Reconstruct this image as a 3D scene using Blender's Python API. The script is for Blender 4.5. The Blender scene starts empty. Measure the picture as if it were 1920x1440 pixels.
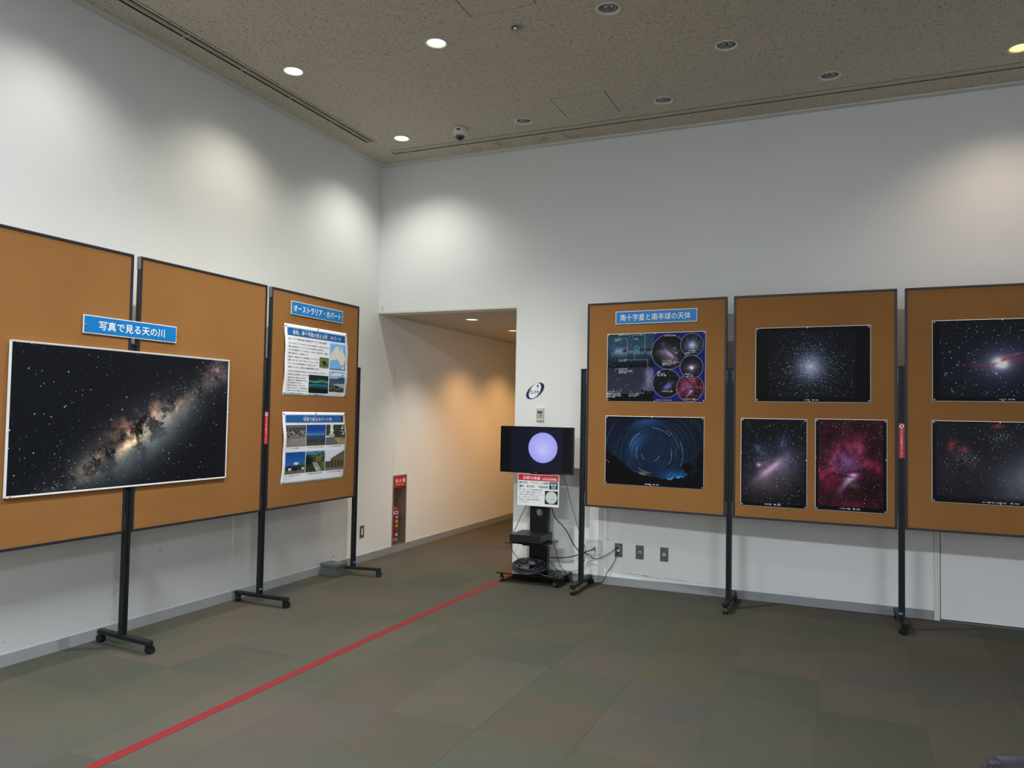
import bpy, bmesh, math, random
import numpy as np
from mathutils import Vector, Matrix
PI = math.pi
S = bpy.context.scene
COL = S.collection
random.seed(7)
rng = np.random.default_rng(11)

# ------------------------------------------------------------------ camera
cd = bpy.data.cameras.new('camera'); cam = bpy.data.objects.new('camera', cd); COL.objects.link(cam)
cd.sensor_fit = 'HORIZONTAL'; cd.sensor_width = 36.0
cd.lens = 1444.35 / 1920 * 36.0
r_ = Vector((0.91657, 0.39946, 0.01825)); u_ = Vector((-0.00166, -0.04184, 0.99912)); d_ = Vector((-0.39987, 0.91580, 0.03769))
M = Matrix((r_, u_, -d_)).transposed().to_4x4(); M.translation = Vector((4.5193, -6.8174, 1.535))
cam.matrix_world = M
cd.clip_start = 0.05; cd.clip_end = 60
S.camera = cam

# ------------------------------------------------------------------ world, exposure
w = bpy.data.worlds.new('world'); S.world = w; w.use_nodes = True
w.node_tree.nodes['Background'].inputs[0].default_value = (0.62, 0.72, 0.85, 1)
w.node_tree.nodes['Background'].inputs[1].default_value = 0.6
S.view_settings.view_transform = 'Standard'; S.view_settings.look = 'None'
S.view_settings.gamma = 1.0; S.view_settings.use_curve_mapping = False
S.view_settings.exposure = 0.0

HC = 4.109      # ceiling height of the hall
HO = 2.551      # corridor ceiling
WO = 1.579      # corridor width

def area(name, loc, target, sx, sy, power, col):
    l = bpy.data.lights.new(name, 'AREA'); l.shape = 'RECTANGLE'; l.size = sx; l.size_y = sy; l.energy = power; l.color = col
    o = bpy.data.objects.new(name, l); COL.objects.link(o); o.location = loc
    o.rotation_euler = (Vector(target) - Vector(loc)).to_track_quat('-Z', 'Y').to_euler(); return o
def spot(name, loc, power, col, angle=84, blend=0.35, rad=0.035, target=None):
    l = bpy.data.lights.new(name, 'SPOT'); l.energy = power; l.color = col; l.spot_size = math.radians(angle); l.spot_blend = blend
    l.shadow_soft_size = rad
    o = bpy.data.objects.new(name, l); COL.objects.link(o); o.location = loc
    return o
# daylight through the hall's window behind the camera
area('window_daylight', (8.4, -11.9, 2.35), (2.5, 0, 1.4), 2.6, 2.2, 90, (0.80, 0.90, 1.0))
# ceiling downlights that are switched on (in view, then those behind the camera)
WARMW = (1.0, 0.93, 0.78)
LIT = [(0.65, -0.667, 74, (0.98, 1.0, 0.90)), (0.64, -2.205, 62, WARMW), (1.877, -2.197, 370, (0.98, 0.99, 0.92)),
       (5.602, -0.663, 48, (1.0, 0.78, 0.62))]
for i, (x, y, p, c) in enumerate(LIT):
    spot('downlight_lamp', (x, y, HC + 0.005), p, c, angle=128, blend=1.0)
for x, y, p in [(0.64, -3.74, 74), (0.64, -5.3, 70), (1.877, -3.74, 170), (1.877, -5.3, 120), (3.13, -5.3, 30)]:
    spot('downlight_lamp', (x, y, HC - 0.01), p, (0.99, 0.98, 0.92), angle=128, blend=1.0)
# unseen fill lights added at the ceiling behind the camera, facing straight down
for x, y, p in [(6.7, -7.4, 145), (2.6, -7.4, 300)]:
    area('ceiling_fill_light', (x, y, HC - 0.02), (x, y, 0), 1.2, 0.5, p, (0.84, 0.92, 1.0))
spot('corridor_lamp', (0.743, 0.704, HO + 0.002), 85, (1.0, 0.88, 0.74), angle=100, blend=1.0)
for y in (1.868, 3.05, 4.2):
    spot('corridor_lamp', (0.735, y, HO + 0.002), 68, (1.0, 0.50, 0.16), angle=120, blend=0.8)

# ------------------------------------------------------------------ helpers
def lin(c):
    c = np.asarray(c, dtype=float)
    return np.where(c <= 0.04045, c / 12.92, ((c + 0.055) / 1.055) ** 2.4)
def rgb(r, g, b):
    v = lin(np.array([r, g, b]) / 255.0); return (float(v[0]), float(v[1]), float(v[2]), 1)
MC = {}
def mat(name, col, rough=0.5, metal=0.0, nscale=0, namt=0.0, bump=0.0, bscale=200, emit=None, estr=0, spec=0.5, coat=0):
    if name in MC: return MC[name]
    m = bpy.data.materials.new(name); MC[name] = m; m.use_nodes = True
    nt = m.node_tree; b = nt.nodes['Principled BSDF']
    b.inputs['Base Color'].default_value = col; b.inputs['Roughness'].default_value = rough; b.inputs['Metallic'].default_value = metal
    b.inputs['Specular IOR Level'].default_value = spec
    if coat: b.inputs['Coat Weight'].default_value = coat
    tc = nt.nodes.new('ShaderNodeTexCoord')
    if namt:
        n = nt.nodes.new('ShaderNodeTexNoise'); n.inputs['Scale'].default_value = nscale; n.inputs['Detail'].default_value = 5
        nt.links.new(tc.outputs['Object'], n.inputs['Vector'])
        mr = nt.nodes.new('ShaderNodeMapRange'); mr.inputs[1].default_value = 0.3; mr.inputs[2].default_value = 0.7
        mr.inputs[3].default_value = 1 - namt; mr.inputs[4].default_value = 1 + namt
        nt.links.new(n.outputs['Fac'], mr.inputs[0])
        mx = nt.nodes.new('ShaderNodeVectorMath'); mx.operation = 'SCALE'; mx.inputs[0].default_value = col[:3]
        nt.links.new(mr.outputs[0], mx.inputs['Scale']); nt.links.new(mx.outputs[0], b.inputs['Base Color'])
    if bump:
        n2 = nt.nodes.new('ShaderNodeTexNoise'); n2.inputs['Scale'].default_value = bscale; n2.inputs['Detail'].default_value = 3
        nt.links.new(tc.outputs['Object'], n2.inputs['Vector'])
        bp = nt.nodes.new('ShaderNodeBump'); bp.inputs['Strength'].default_value = bump; bp.inputs['Distance'].default_value = 0.002
        nt.links.new(n2.outputs['Fac'], bp.inputs['Height']); nt.links.new(bp.outputs[0], b.inputs['Normal'])
    if emit:
        b.inputs['Emission Color'].default_value = emit; b.inputs['Emission Strength'].default_value = estr
    return m

def link(name, me, m, parent=None, smooth=False):
    o = bpy.data.objects.new(name, me); COL.objects.link(o)
    if m is not None: me.materials.append(m)
    if smooth:
        for p in me.polygons: p.use_smooth = True
    if parent is not None: o.parent = parent
    return o
def obj(name, bm, m, parent=None, smooth=False):
    bmesh.ops.recalc_face_normals(bm, faces=bm.faces[:])
    me = bpy.data.meshes.new(name); bm.to_mesh(me); bm.free()
    return link(name, me, m, parent, smooth)
def box(bm, x0, x1, y0, y1, z0, z1, bev=0):
    vs = [bm.verts.new((x, y, z)) for z in (z0, z1) for y in (y0, y1) for x in (x0, x1)]
    fs = [bm.faces.new([vs[i] for i in f]) for f in ((0,1,3,2),(4,6,7,5),(0,4,5,1),(2,3,7,6),(0,2,6,4),(1,5,7,3))]
    if bev:
        es = set(e for f in fs for e in f.edges)
        bmesh.ops.bevel(bm, geom=list(es), offset=bev, segments=2, profile=0.6, affect='EDGES')
    return bm
def bx(x0, x1, y0, y1, z0, z1, bev=0):
    return box(bmesh.new(), x0, x1, y0, y1, z0, z1, bev)
def prism(bm, pts, z0, z1, T=None):
    """extrude a polygon (list of xy) from z0 to z1; T maps (x, y, z) to a point"""
    T = T or (lambda x, y, z: (x, y, z))
    a = [bm.verts.new(T(x, y, z0)) for x, y in pts]; b = [bm.verts.new(T(x, y, z1)) for x, y in pts]
    n = len(pts)
    for i in range(n): bm.faces.new((a[i], a[(i+1) % n], b[(i+1) % n], b[i]))
    bm.faces.new(a[::-1]); bm.faces.new(b)
    return bm
FR = lambda x, y, z: (x, -z, y)      # draw in the x-z plane, extrude towards the viewer (-y)
def plate(bm, pts, d0, d1): return prism(bm, pts, d0, d1, FR)
def ell(cx, cy, a, b, t=0, n=28, p0=0, p1=2*PI):
    out = []
    for i in range(n):
        q = p0 + (p1 - p0) * i / n; x, y = a * math.cos(q), b * math.sin(q)
        out.append((cx + x * math.cos(t) - y * math.sin(t), cy + x * math.sin(t) + y * math.cos(t)))
    return out
def lathe(bm, prof, seg=24, c=(0, 0, 0), axis='Z'):
    rings = []
    for r, z in prof:
        ring = []
        for i in range(seg):
            a = 2 * PI * i / seg; p = (r * math.cos(a), r * math.sin(a), z)
            if axis == 'X': p = (p[2], p[0], p[1])
            if axis == 'Y': p = (p[0], p[2], p[1])
            ring.append(bm.verts.new((c[0] + p[0], c[1] + p[1], c[2] + p[2])))
        rings.append(ring)
    for a, b in zip(rings, rings[1:]):
        for i in range(seg): bm.faces.new((a[i], a[(i+1) % seg], b[(i+1) % seg], b[i]))
    return bm
def smoothpath(pts, k=6):
    P = [Vector(p) for p in pts]; P = [P[0] * 2 - P[1]] + P + [P[-1] * 2 - P[-2]]; out = []
    for i in range(1, len(P) - 2):
        for j in range(k):
            t = j / k; a, b, c, d = P[i-1:i+3]
            out.append(0.5 * ((2*b) + (c - a) * t + (2*a - 5*b + 4*c - d) * t*t + (3*b - a - 3*c + d) * t**3))
    out.append(P[-2]); return out
def tube(bm, path, r, seg=6):
    rings = []; up = Vector((0.3, 0.2, 1)).normalized()
    for i, p in enumerate(path):
        t = (path[min(i+1, len(path)-1)] - path[max(i-1, 0)]).normalized()
        s = t.cross(up)
        if s.length < 1e-3: s = t.cross(Vector((1, 0, 0)))
        s.normalize(); u = s.cross(t).normalized(); up = u if abs(u.dot(t)) < .9 else up
        rings.append([bm.verts.new(p + (s * math.cos(a) + u * math.sin(a)) * r) for a in [2*PI*k/seg for k in range(seg)]])
    for a, b in zip(rings, rings[1:]):
        for i in range(seg): bm.faces.new((a[i], a[(i+1) % seg], b[(i+1) % seg], b[i]))
    bm.faces.new(rings[0]); bm.faces.new(rings[-1][::-1])
    return bm
def tag(o, label, cat, group=None, kind=None):
    if label: o['label'] = label
    if cat: o['category'] = cat
    if group: o['group'] = group
    if kind: o['kind'] = kind
    return o
def thing(name, label, cat, loc=(0, 0, 0), rz=0, group=None):
    o = bpy.data.objects.new(name, None); COL.objects.link(o); o.location = loc; o.rotation_euler = (0, 0, rz)
    o.empty_display_size = 0.1
    return tag(o, label, cat, group)
def struct(name, bm, m, parent=None, label=None):
    o = obj(name, bm, m, parent)
    if parent is None: o['kind'] = 'structure'
    if label: o['label'] = label
    return o
def copy_tree(o, parent=None):
    c = o.copy(); COL.objects.link(c)
    if parent is not None: c.parent = parent
    for ch in [k for k in COL.objects if k.parent == o]: copy_tree(ch, c)
    return c

FONT_JOBS = []
def text(body, x0, x1, z0, z1, y, m, parent, bold=0.0, name='lettering', disp=None, keep=False, spacing=1.0, line=1.0, align='CENTER', label=None):
    """flat lettering fitted into the rectangle x0..x1, z0..z1 of the parent's front plane, y in front of it"""
    c = bpy.data.curves.new('t', 'FONT'); c.body = body; c.size = 1; c.offset = bold; c.space_character = spacing
    c.resolution_u = 2; c.space_line = line; c.align_x = 'LEFT'
    o = bpy.data.objects.new('t', c); COL.objects.link(o)
    FONT_JOBS.append((o, c, (x0, x1, z0, z1), y, m, parent, name, disp, keep, align, label))
def flush_text():
    dg = bpy.context.evaluated_depsgraph_get(); dg.update()
    for (o, c, (x0, x1, z0, z1), y, m, parent, name, disp, keep, align, label) in FONT_JOBS:
        me = bpy.data.meshes.new_from_object(o.evaluated_get(dg))
        n = len(me.vertices)
        if n:
            v = np.empty(n * 3); me.vertices.foreach_get('co', v); v = v.reshape(-1, 3)
            mn, mxx = v.min(0), v.max(0); s = mxx - mn; s[s == 0] = 1
            sx, sz = (x1 - x0) / s[0], (z1 - z0) / s[1]
            if keep: sx = sz = min(sx, sz)
            X = (v[:, 0] - mn[0]) * sx; Z = (v[:, 1] - mn[1]) * sz
            ox = {'CENTER': (x0 + x1) / 2 - X.max() / 2, 'LEFT': x0}[align]
            X = X + ox; Z = Z + (z0 + z1) / 2 - Z.max() / 2
            Y = np.full(n, y)
            if disp: Y = Y - disp(X, Z)
            out = np.stack([X, Y, Z], 1).ravel(); me.vertices.foreach_set('co', out)
        me.materials.clear()
        q = link(name, me, m, parent)
        if label: q['label'] = label
        bpy.data.objects.remove(o); bpy.data.curves.remove(c)
    FONT_JOBS.clear()

# ------------------------------------------------------------------ materials
wallm = mat('wall_paint', rgb(226, 227, 226), 0.7, nscale=1.3, namt=0.025, bump=0.12, bscale=120)
basem = mat('baseboard_vinyl', rgb(143, 146, 150), 0.45, nscale=3, namt=0.06)
trimm = mat('trim_paint', rgb(214, 214, 206), 0.5, nscale=4, namt=0.03)
blackm = mat('black_metal', rgb(24, 26, 29), 0.5, 0.0, nscale=20, namt=0.06, spec=0.3)
framem = mat('dark_frame', rgb(38, 41, 49), 0.45, 0.2, nscale=20, namt=0.05)
rubber = mat('black_rubber', rgb(16, 16, 18), 0.55, nscale=40, namt=0.1)
chrome = mat('chrome', rgb(225, 225, 228), 0.12, 1.0, nscale=8, namt=0.02)
steel = mat('brushed_steel', rgb(150, 150, 150), 0.35, 0.9, nscale=60, namt=0.08)
greyp = mat('grey_cap', rgb(120, 124, 122), 0.45, 0.3, nscale=20, namt=0.06)
whitep = mat('white_paper', rgb(228, 230, 236), 0.5, nscale=6, namt=0.02)
whiteplastic = mat('white_plastic', rgb(222, 222, 216), 0.35, nscale=9, namt=0.03)
inkw = mat('white_ink', rgb(236, 238, 240), 0.5, nscale=9, namt=0.02)
inkk = mat('black_ink', rgb(24, 24, 30), 0.5, nscale=9, namt=0.05)
inkn = mat('navy_ink', rgb(20, 30, 100), 0.5, nscale=9, namt=0.05)
signblue = mat('sign_blue', rgb(6, 118, 190), 0.42, nscale=5, namt=0.03)
signblue2 = mat('poster_blue', rgb(8, 92, 160), 0.45, nscale=5, namt=0.03)
signred = mat('sign_red', rgb(190, 20, 34), 0.42, nscale=5, namt=0.04)
tape_red = mat('red_tape', rgb(120, 8, 18), 0.7, nscale=14, namt=0.08)
def cork(name, c1, c2):
    m = mat(name, c1, 0.85, nscale=260, namt=0.10, bump=0.25, bscale=420, spec=0.2)
    nt = m.node_tree; b = nt.nodes['Principled BSDF']; src = b.inputs['Base Color'].links[0].from_socket
    tc = nt.nodes.new('ShaderNodeTexCoord'); n = nt.nodes.new('ShaderNodeTexNoise'); n.inputs['Scale'].default_value = 1.6; n.inputs['Detail'].default_value = 4
    nt.links.new(tc.outputs['Object'], n.inputs['Vector'])
    r = nt.nodes.new('ShaderNodeMapRange'); r.inputs[1].default_value = .3; r.inputs[2].default_value = .7; r.inputs[3].default_value = .0; r.inputs[4].default_value = .6
    nt.links.new(n.outputs['Fac'], r.inputs[0])
    mx = nt.nodes.new('ShaderNodeMix'); mx.data_type = 'RGBA'; nt.links.new(r.outputs[0], mx.inputs[0])
    nt.links.new(src, mx.inputs[6]); mx.inputs[7].default_value = c2; nt.links.new(mx.outputs[2], b.inputs['Base Color'])
    return m
corkm = cork('felt_board', rgb(150, 104, 58), rgb(136, 91, 48))

def ceiling_material():
    m = mat('rockwool_ceiling', rgb(206, 197, 181), 0.9, nscale=0.8, namt=0.03, bump=0.0, spec=0.2)
    nt = m.node_tree; b = nt.nodes['Principled BSDF']; src = b.inputs['Base Color'].links[0].from_socket
    tc = nt.nodes.new('ShaderNodeTexCoord')
    mp = nt.nodes.new('ShaderNodeMapping'); mp.inputs['Scale'].default_value = (44, 185, 10); mp.inputs['Rotation'].default_value = (0, 0, 0.1)
    nt.links.new(tc.outputs['Object'], mp.inputs['Vector'])
    n = nt.nodes.new('ShaderNodeTexNoise'); n.inputs['Scale'].default_value = 1.0; n.inputs['Detail'].default_value = 3; n.inputs['Distortion'].default_value = 0.8
    nt.links.new(mp.outputs[0], n.inputs['Vector'])
    r = nt.nodes.new('ShaderNodeMapRange'); r.inputs[1].default_value = 0.595; r.inputs[2].default_value = 0.65
    nt.links.new(n.outputs['Fac'], r.inputs[0])
    # fine pin holes
    n3 = nt.nodes.new('ShaderNodeTexNoise'); n3.inputs['Scale'].default_value = 130; n3.inputs['Detail'].default_value = 1
    nt.links.new(tc.outputs['Object'], n3.inputs['Vector'])
    r3 = nt.nodes.new('ShaderNodeMapRange'); r3.inputs[1].default_value = 0.72; r3.inputs[2].default_value = 0.76
    nt.links.new(n3.outputs['Fac'], r3.inputs[0])
    mxm = nt.nodes.new('ShaderNodeMath'); mxm.operation = 'MAXIMUM'
    nt.links.new(r.outputs[0], mxm.inputs[0]); nt.links.new(r3.outputs[0], mxm.inputs[1])
    mx = nt.nodes.new('ShaderNodeMix'); mx.data_type = 'RGBA'; nt.links.new(mxm.outputs[0], mx.inputs[0])
    nt.links.new(src, mx.inputs[6]); mx.inputs[7].default_value = rgb(98, 90, 78)
    # an old brown water stain beside the wall slot
    sx = nt.nodes.new('ShaderNodeSeparateXYZ'); nt.links.new(tc.outputs['Object'], sx.inputs[0])
    def band(sock, c, h):
        a = nt.nodes.new('ShaderNodeMath'); a.operation = 'SUBTRACT'; nt.links.new(sock, a.inputs[0]); a.inputs[1].default_value = c
        q = nt.nodes.new('ShaderNodeMath'); q.operation = 'ABSOLUTE'; nt.links.new(a.outputs[0], q.inputs[0])
        t = nt.nodes.new('ShaderNodeMapRange'); t.inputs[1].default_value = h; t.inputs[2].default_value = h * 0.6; nt.links.new(q.outputs[0], t.inputs[0]); return t.outputs[0]
    n4 = nt.nodes.new('ShaderNodeTexNoise'); n4.inputs['Scale'].default_value = 6; n4.inputs['Detail'].default_value = 4
    nt.links.new(tc.outputs['Object'], n4.inputs['Vector'])
    r4 = nt.nodes.new('ShaderNodeMapRange'); r4.inputs[1].default_value = 0.5; r4.inputs[2].default_value = 0.6; r4.inputs[4].default_value = 0.55; nt.links.new(n4.outputs['Fac'], r4.inputs[0])
    k = nt.nodes.new('ShaderNodeMath'); k.operation = 'MULTIPLY'; nt.links.new(band(sx.outputs[0], 1.75, 0.75), k.inputs[0]); nt.links.new(band(sx.outputs[1], -0.19, 0.11), k.inputs[1])
    k2 = nt.nodes.new('ShaderNodeMath'); k2.operation = 'MULTIPLY'; nt.links.new(k.outputs[0], k2.inputs[0]); nt.links.new(r4.outputs[0], k2.inputs[1])
    mx2 = nt.nodes.new('ShaderNodeMix'); mx2.data_type = 'RGBA'; nt.links.new(k2.outputs[0], mx2.inputs[0]); nt.links.new(mx.outputs[2], mx2.inputs[6]); mx2.inputs[7].default_value = rgb(160, 132, 98)
    nt.links.new(mx2.outputs[2], b.inputs['Base Color'])
    bp = nt.nodes.new('ShaderNodeBump'); bp.inputs['Strength'].default_value = 0.5; bp.inputs['Distance'].default_value = 0.003; bp.invert = True
    nt.links.new(mxm.outputs[0], bp.inputs['Height']); nt.links.new(bp.outputs[0], b.inputs['Normal'])
    return m
ceilm = ceiling_material()

def carpet_material():
    m = mat('carpet_tile', rgb(104, 102, 92), 0.95, spec=0.1)
    nt = m.node_tree; b = nt.nodes['Principled BSDF']
    oi = nt.nodes.new('ShaderNodeObjectInfo'); cr = nt.nodes.new('ShaderNodeValToRGB'); cr.color_ramp.interpolation = 'CONSTANT'
    cols = [(0, rgb(112, 113, 101)), (0.17, rgb(118, 106, 93)), (0.32, rgb(102, 109, 95)), (0.46, rgb(116, 109, 108)), (0.58, rgb(115, 113, 93)), (0.72, rgb(102, 104, 95)), (0.86, rgb(124, 115, 105))]
    e = cr.color_ramp.elements; e[0].color = cols[0][1]; e[1].position = cols[1][0]; e[1].color = cols[1][1]
    for p, c in cols[2:]: q = e.new(p); q.color = c
    nt.links.new(oi.outputs['Random'], cr.inputs[0])
    tc = nt.nodes.new('ShaderNodeTexCoord'); geo = nt.nodes.new('ShaderNodeNewGeometry')
    n = nt.nodes.new('ShaderNodeTexNoise'); n.inputs['Scale'].default_value = 1.7; n.inputs['Detail'].default_value = 3; nt.links.new(geo.outputs['Position'], n.inputs['Vector'])
    r = nt.nodes.new('ShaderNodeMapRange'); r.inputs[1].default_value = .38; r.inputs[2].default_value = .62; nt.links.new(n.outputs['Fac'], r.inputs[0])
    mx0 = nt.nodes.new('ShaderNodeMix'); mx0.data_type = 'RGBA'; nt.links.new(r.outputs[0], mx0.inputs[0]); mx0.inputs[6].default_value = rgb(103, 106, 95); mx0.inputs[7].default_value = rgb(120, 111, 99)
    mx = nt.nodes.new('ShaderNodeMix'); mx.data_type = 'RGBA'; mx.inputs[0].default_value = 0.5; nt.links.new(cr.outputs[0], mx.inputs[6]); nt.links.new(mx0.outputs[2], mx.inputs[7])
    n2 = nt.nodes.new('ShaderNodeTexNoise'); n2.inputs['Scale'].default_value = 240; n2.inputs['Detail'].default_value = 3; nt.links.new(geo.outputs['Position'], n2.inputs['Vector'])
    r2 = nt.nodes.new('ShaderNodeMapRange'); r2.inputs[1].default_value = .3; r2.inputs[2].default_value = .7; r2.inputs[3].default_value = .33; r2.inputs[4].default_value = .62; nt.links.new(n2.outputs['Fac'], r2.inputs[0])
    sc = nt.nodes.new('ShaderNodeVectorMath'); sc.operation = 'SCALE'; nt.links.new(mx.outputs[2], sc.inputs[0]); nt.links.new(r2.outputs[0], sc.inputs['Scale'])
    nt.links.new(sc.outputs[0], b.inputs['Base Color'])
    bp = nt.nodes.new('ShaderNodeBump'); bp.inputs['Strength'].default_value = 0.5; bp.inputs['Distance'].default_value = 0.004
    nt.links.new(n2.outputs['Fac'], bp.inputs['Height']); nt.links.new(bp.outputs[0], b.inputs['Normal'])
    return m
carpetm = carpet_material()

def vcol_material(name, emit=0.0, rough=0.4):
    m = bpy.data.materials.new(name); m.use_nodes = True; nt = m.node_tree; b = nt.nodes['Principled BSDF']
    a = nt.nodes.new('ShaderNodeAttribute'); a.attribute_name = 'print'
    nt.links.new(a.outputs['Color'], b.inputs['Base Color']); b.inputs['Roughness'].default_value = rough; b.inputs['Specular IOR Level'].default_value = 0.12
    if emit:
        nt.links.new(a.outputs['Color'], b.inputs['Emission Color']); b.inputs['Emission Strength'].default_value = emit
        for l in list(b.inputs['Base Color'].links): nt.links.remove(l)
        b.inputs['Base Color'].default_value = (0.005, 0.005, 0.006, 1)
    return m
printm = vcol_material('photo_print', rough=0.5)
screenm = vcol_material('lit_screen', 1.0, 0.25)

def picture(img, x0, x1, z0, z1, y, parent, name='print', disp=None, m=None, label=None):
    """img: (h, w, 3) display colours, row 0 on top; a flat printed sheet with one vertex per dot"""
    h, wd, _ = img.shape
    xs = np.linspace(x0, x1, wd); zs = np.linspace(z1, z0, h)
    X, Z = np.meshgrid(xs, zs); Y = np.full_like(X, y)
    if disp: Y = Y - disp(X, Z)
    co = np.stack([X, Y, Z], -1).reshape(-1, 3)
    me = bpy.data.meshes.new(name); n = h * wd; nf = (h - 1) * (wd - 1)
    me.vertices.add(n); me.vertices.foreach_set('co', co.ravel())
    i = np.arange(n).reshape(h, wd)
    q = np.stack([i[1:, :-1], i[1:, 1:], i[:-1, 1:], i[:-1, :-1]], -1).reshape(-1)
    me.loops.add(nf * 4); me.loops.foreach_set('vertex_index', q.astype(np.int32))
    me.polygons.add(nf); me.polygons.foreach_set('loop_start', np.arange(nf, dtype=np.int32) * 4)
    me.update(calc_edges=True)
    at = me.color_attributes.new('print', 'FLOAT_COLOR', 'POINT')
    c = np.ones((n, 4)); c[:, :3] = lin(np.clip(img, 0, 1)).reshape(-1, 3); at.data.foreach_set('color', c.astype(np.float32).ravel())
    o = link(name, me, m or printm, parent)
    if label: o['label'] = label
    return o

# ------------------------------------------------------------------ structure
def filled(name, outer, holes, z, m, z2=None):
    bm = bmesh.new(); es = []
    for loop in [outer] + holes:
        vs = [bm.verts.new((x, y, z)) for x, y in loop]
        es += [bm.edges.new((vs[i], vs[(i+1) % len(vs)])) for i in range(len(vs))]
    bmesh.ops.triangle_fill(bm, use_beauty=True, edges=es)
    # turn downwards and give it thickness
    for f in bm.faces:
        if f.normal.z > 0: f.normal_flip()
    r = bmesh.ops.extrude_face_region(bm, geom=bm.faces[:])
    for v in [g for g in r['geom'] if isinstance(g, bmesh.types.BMVert)]: v.co.z += 0.012
    me = bpy.data.meshes.new(name); bm.to_mesh(me); bm.free()
    o = link(name, me, m); o['kind'] = 'structure'; return o
XE, YE = 10.0, -12.0
DL = {(0.65, -0.667): 1, (0.64, -2.205): 1, (1.877, -2.197): 1, (3.123, -2.2): 0, (3.742, -1.432): 0, (3.134, -0.662): 0,
      (1.895, -0.654): 0, (4.39, -0.665): 0, (5.602, -0.663): 1}
circ = lambda x, y, r, n=20: [(x + r * math.cos(2*PI*i/n), y + r * math.sin(2*PI*i/n)) for i in range(n)]
rect = lambda x0, x1, y0, y1: [(x0, y0), (x1, y0), (x1, y1), (x0, y1)]
holes = [circ(x, y, 0.068) for x, y in DL] + [rect(0.272, 0.344, -5.15, -0.683), rect(0.345, 9.9, -0.362, -0.306)]
ACC = [(2.263, 2.723, -2.875, -2.418), (2.276, 2.741, -1.012, -0.566)]
holes += [rect(a, b, c, d) for a, b, c, d in ACC] + [circ(2.492, -2.19, 0.046)]
ceil = filled('ceiling', rect(-0.1, XE, YE, 0.0), holes, HC, ceilm)
# access panels set in the ceiling with a dark gap around them
darkgap = mat('dark_gap', rgb(28, 26, 24), 0.9, nscale=5, namt=0.05)
for a, b, c, d in ACC:
    o = struct('access_panel', bx(a + .007, b - .007, c + .007, d - .007, HC - .001, HC + .010), ceilm, ceil)
    q = struct('backing', bx(a - .01, b + .01, c - .01, d + .01, HC + .013, HC + .02), darkgap, o)
# closed void above the ceiling slots
struct('slot_back', bx(0.346, 9.9, -0.361, -0.307, HC + 0.005, HC + 0.008), mat('slot_beige', rgb(196, 186, 166), 0.6, nscale=5, namt=0.04), ceil)
bm = bmesh.new(); box(bm, 0.345, 9.9, -0.371, -0.362, HC - .004, HC + .034); box(bm, 0.345, 9.9, -0.306, -0.297, HC - .004, HC + .034); box(bm, .336, .345, -.371, -.297, HC - .004, HC + .034)
struct('slot_lip', bm, mat('slot_beige', rgb(196, 186, 166)), ceil)
struct('joint', bx(0.345, 9.9, -0.408, -0.404, HC - .0012, HC + .001), darkgap, ceil)
struct('joint', bx(0.372, 0.376, -5.1, -0.66, HC - .0012, HC + .001), darkgap, ceil)
ceil2 = filled('ceiling_corridor', rect(0, WO, 0.16, 6.0), [circ(0.743, 0.704, 0.066), circ(0.735, 1.868, 0.066), circ(0.735, 3.05, 0.066)], HO, ceilm)
bm = bx(0, WO, 0, 0.16, HO, HO + 0.012)

NY0, NY1, NZ0, NZ1 = 0.357, 0.632, 0.076, 0.83
bm = bmesh.new()
box(bm, -0.2, 0, YE, NY0, 0, HC); box(bm, -0.2, 0, NY1, 6.0, 0, HC); box(bm, -0.2, 0, NY0, NY1, 0, NZ0); box(bm, -0.2, 0, NY0, NY1, NZ1, HC)
struct('wall_left', bm, wallm)
bm = bmesh.new(); DX0, DX1, DH = 5.17, 6.07, 2.10
box(bm, WO, DX0, 0, 0.16, 0, HC); box(bm, DX1, XE, 0, 0.16, 0, HC); box(bm, DX0, DX1, 0, 0.16, DH, HC); box(bm, 0, WO, 0, 0.16, HO, HC)
struct('wall_right', bm, wallm)
struct('wall_corridor', bx(WO, WO + 0.1, 0.16, 6.0, 0, HO), wallm)
struct('wall_corridor_end', bx(0, WO, 6.0, 6.1, 0, HO), wallm)
bm = bmesh.new(); box(bm, 0, 7.0, YE - .1, YE, 0, HC); box(bm, 9.8, XE, YE - .1, YE, 0, HC); box(bm, 7.0, 9.8, YE - .1, YE, 0, 1.2); box(bm, 7.0, 9.8, YE - .1, YE, 3.5, HC)
struct('wall_behind', bm, wallm)
struct('wall_far_right', bx(XE, XE + .1, YE, 0.0, 0, HC), wallm)
wf = struct('window_1', bx(7.0, 7.05, YE - .08, YE - .02, 1.2, 3.5), steel)
bm = bmesh.new()
box(bm, 9.75, 9.8, YE - .08, YE - .02, 1.2, 3.5); box(bm, 7.05, 9.75, YE - .08, YE - .02, 1.2, 1.25); box(bm, 7.05, 9.75, YE - .08, YE - .02, 3.45, 3.5)
struct('window_frame', bm, steel, wf)
struct('baseboard_left', bx(0, 0.008, YE, 6.0, 0, 0.072), basem)
struct('baseboard_right', bx(WO, 5.128, -0.008, 0, 0, 0.072), basem)
struct('baseboard_far_right', bx(DX1 + .05, XE, -0.008, 0, 0, 0.072), basem)
struct('trim_1', bx(0, 0.062, YE, -0.062, HC - 0.014, HC), trimm)
struct('trim_2', bx(0, XE, -0.062, 0, HC - 0.014, HC), trimm)
struct('trim_3', bx(0, WO, -0.004, 0, HO, HO + 0.018), trimm)
struct('trim_4', bx(0, 0.003, 0.345, 0.352, NZ1 + .03, 1.83), trimm)
struct('trim_5', bx(0, 0.0012, 0.339, 0.342, 1.83, 2.02), greyp)
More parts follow.
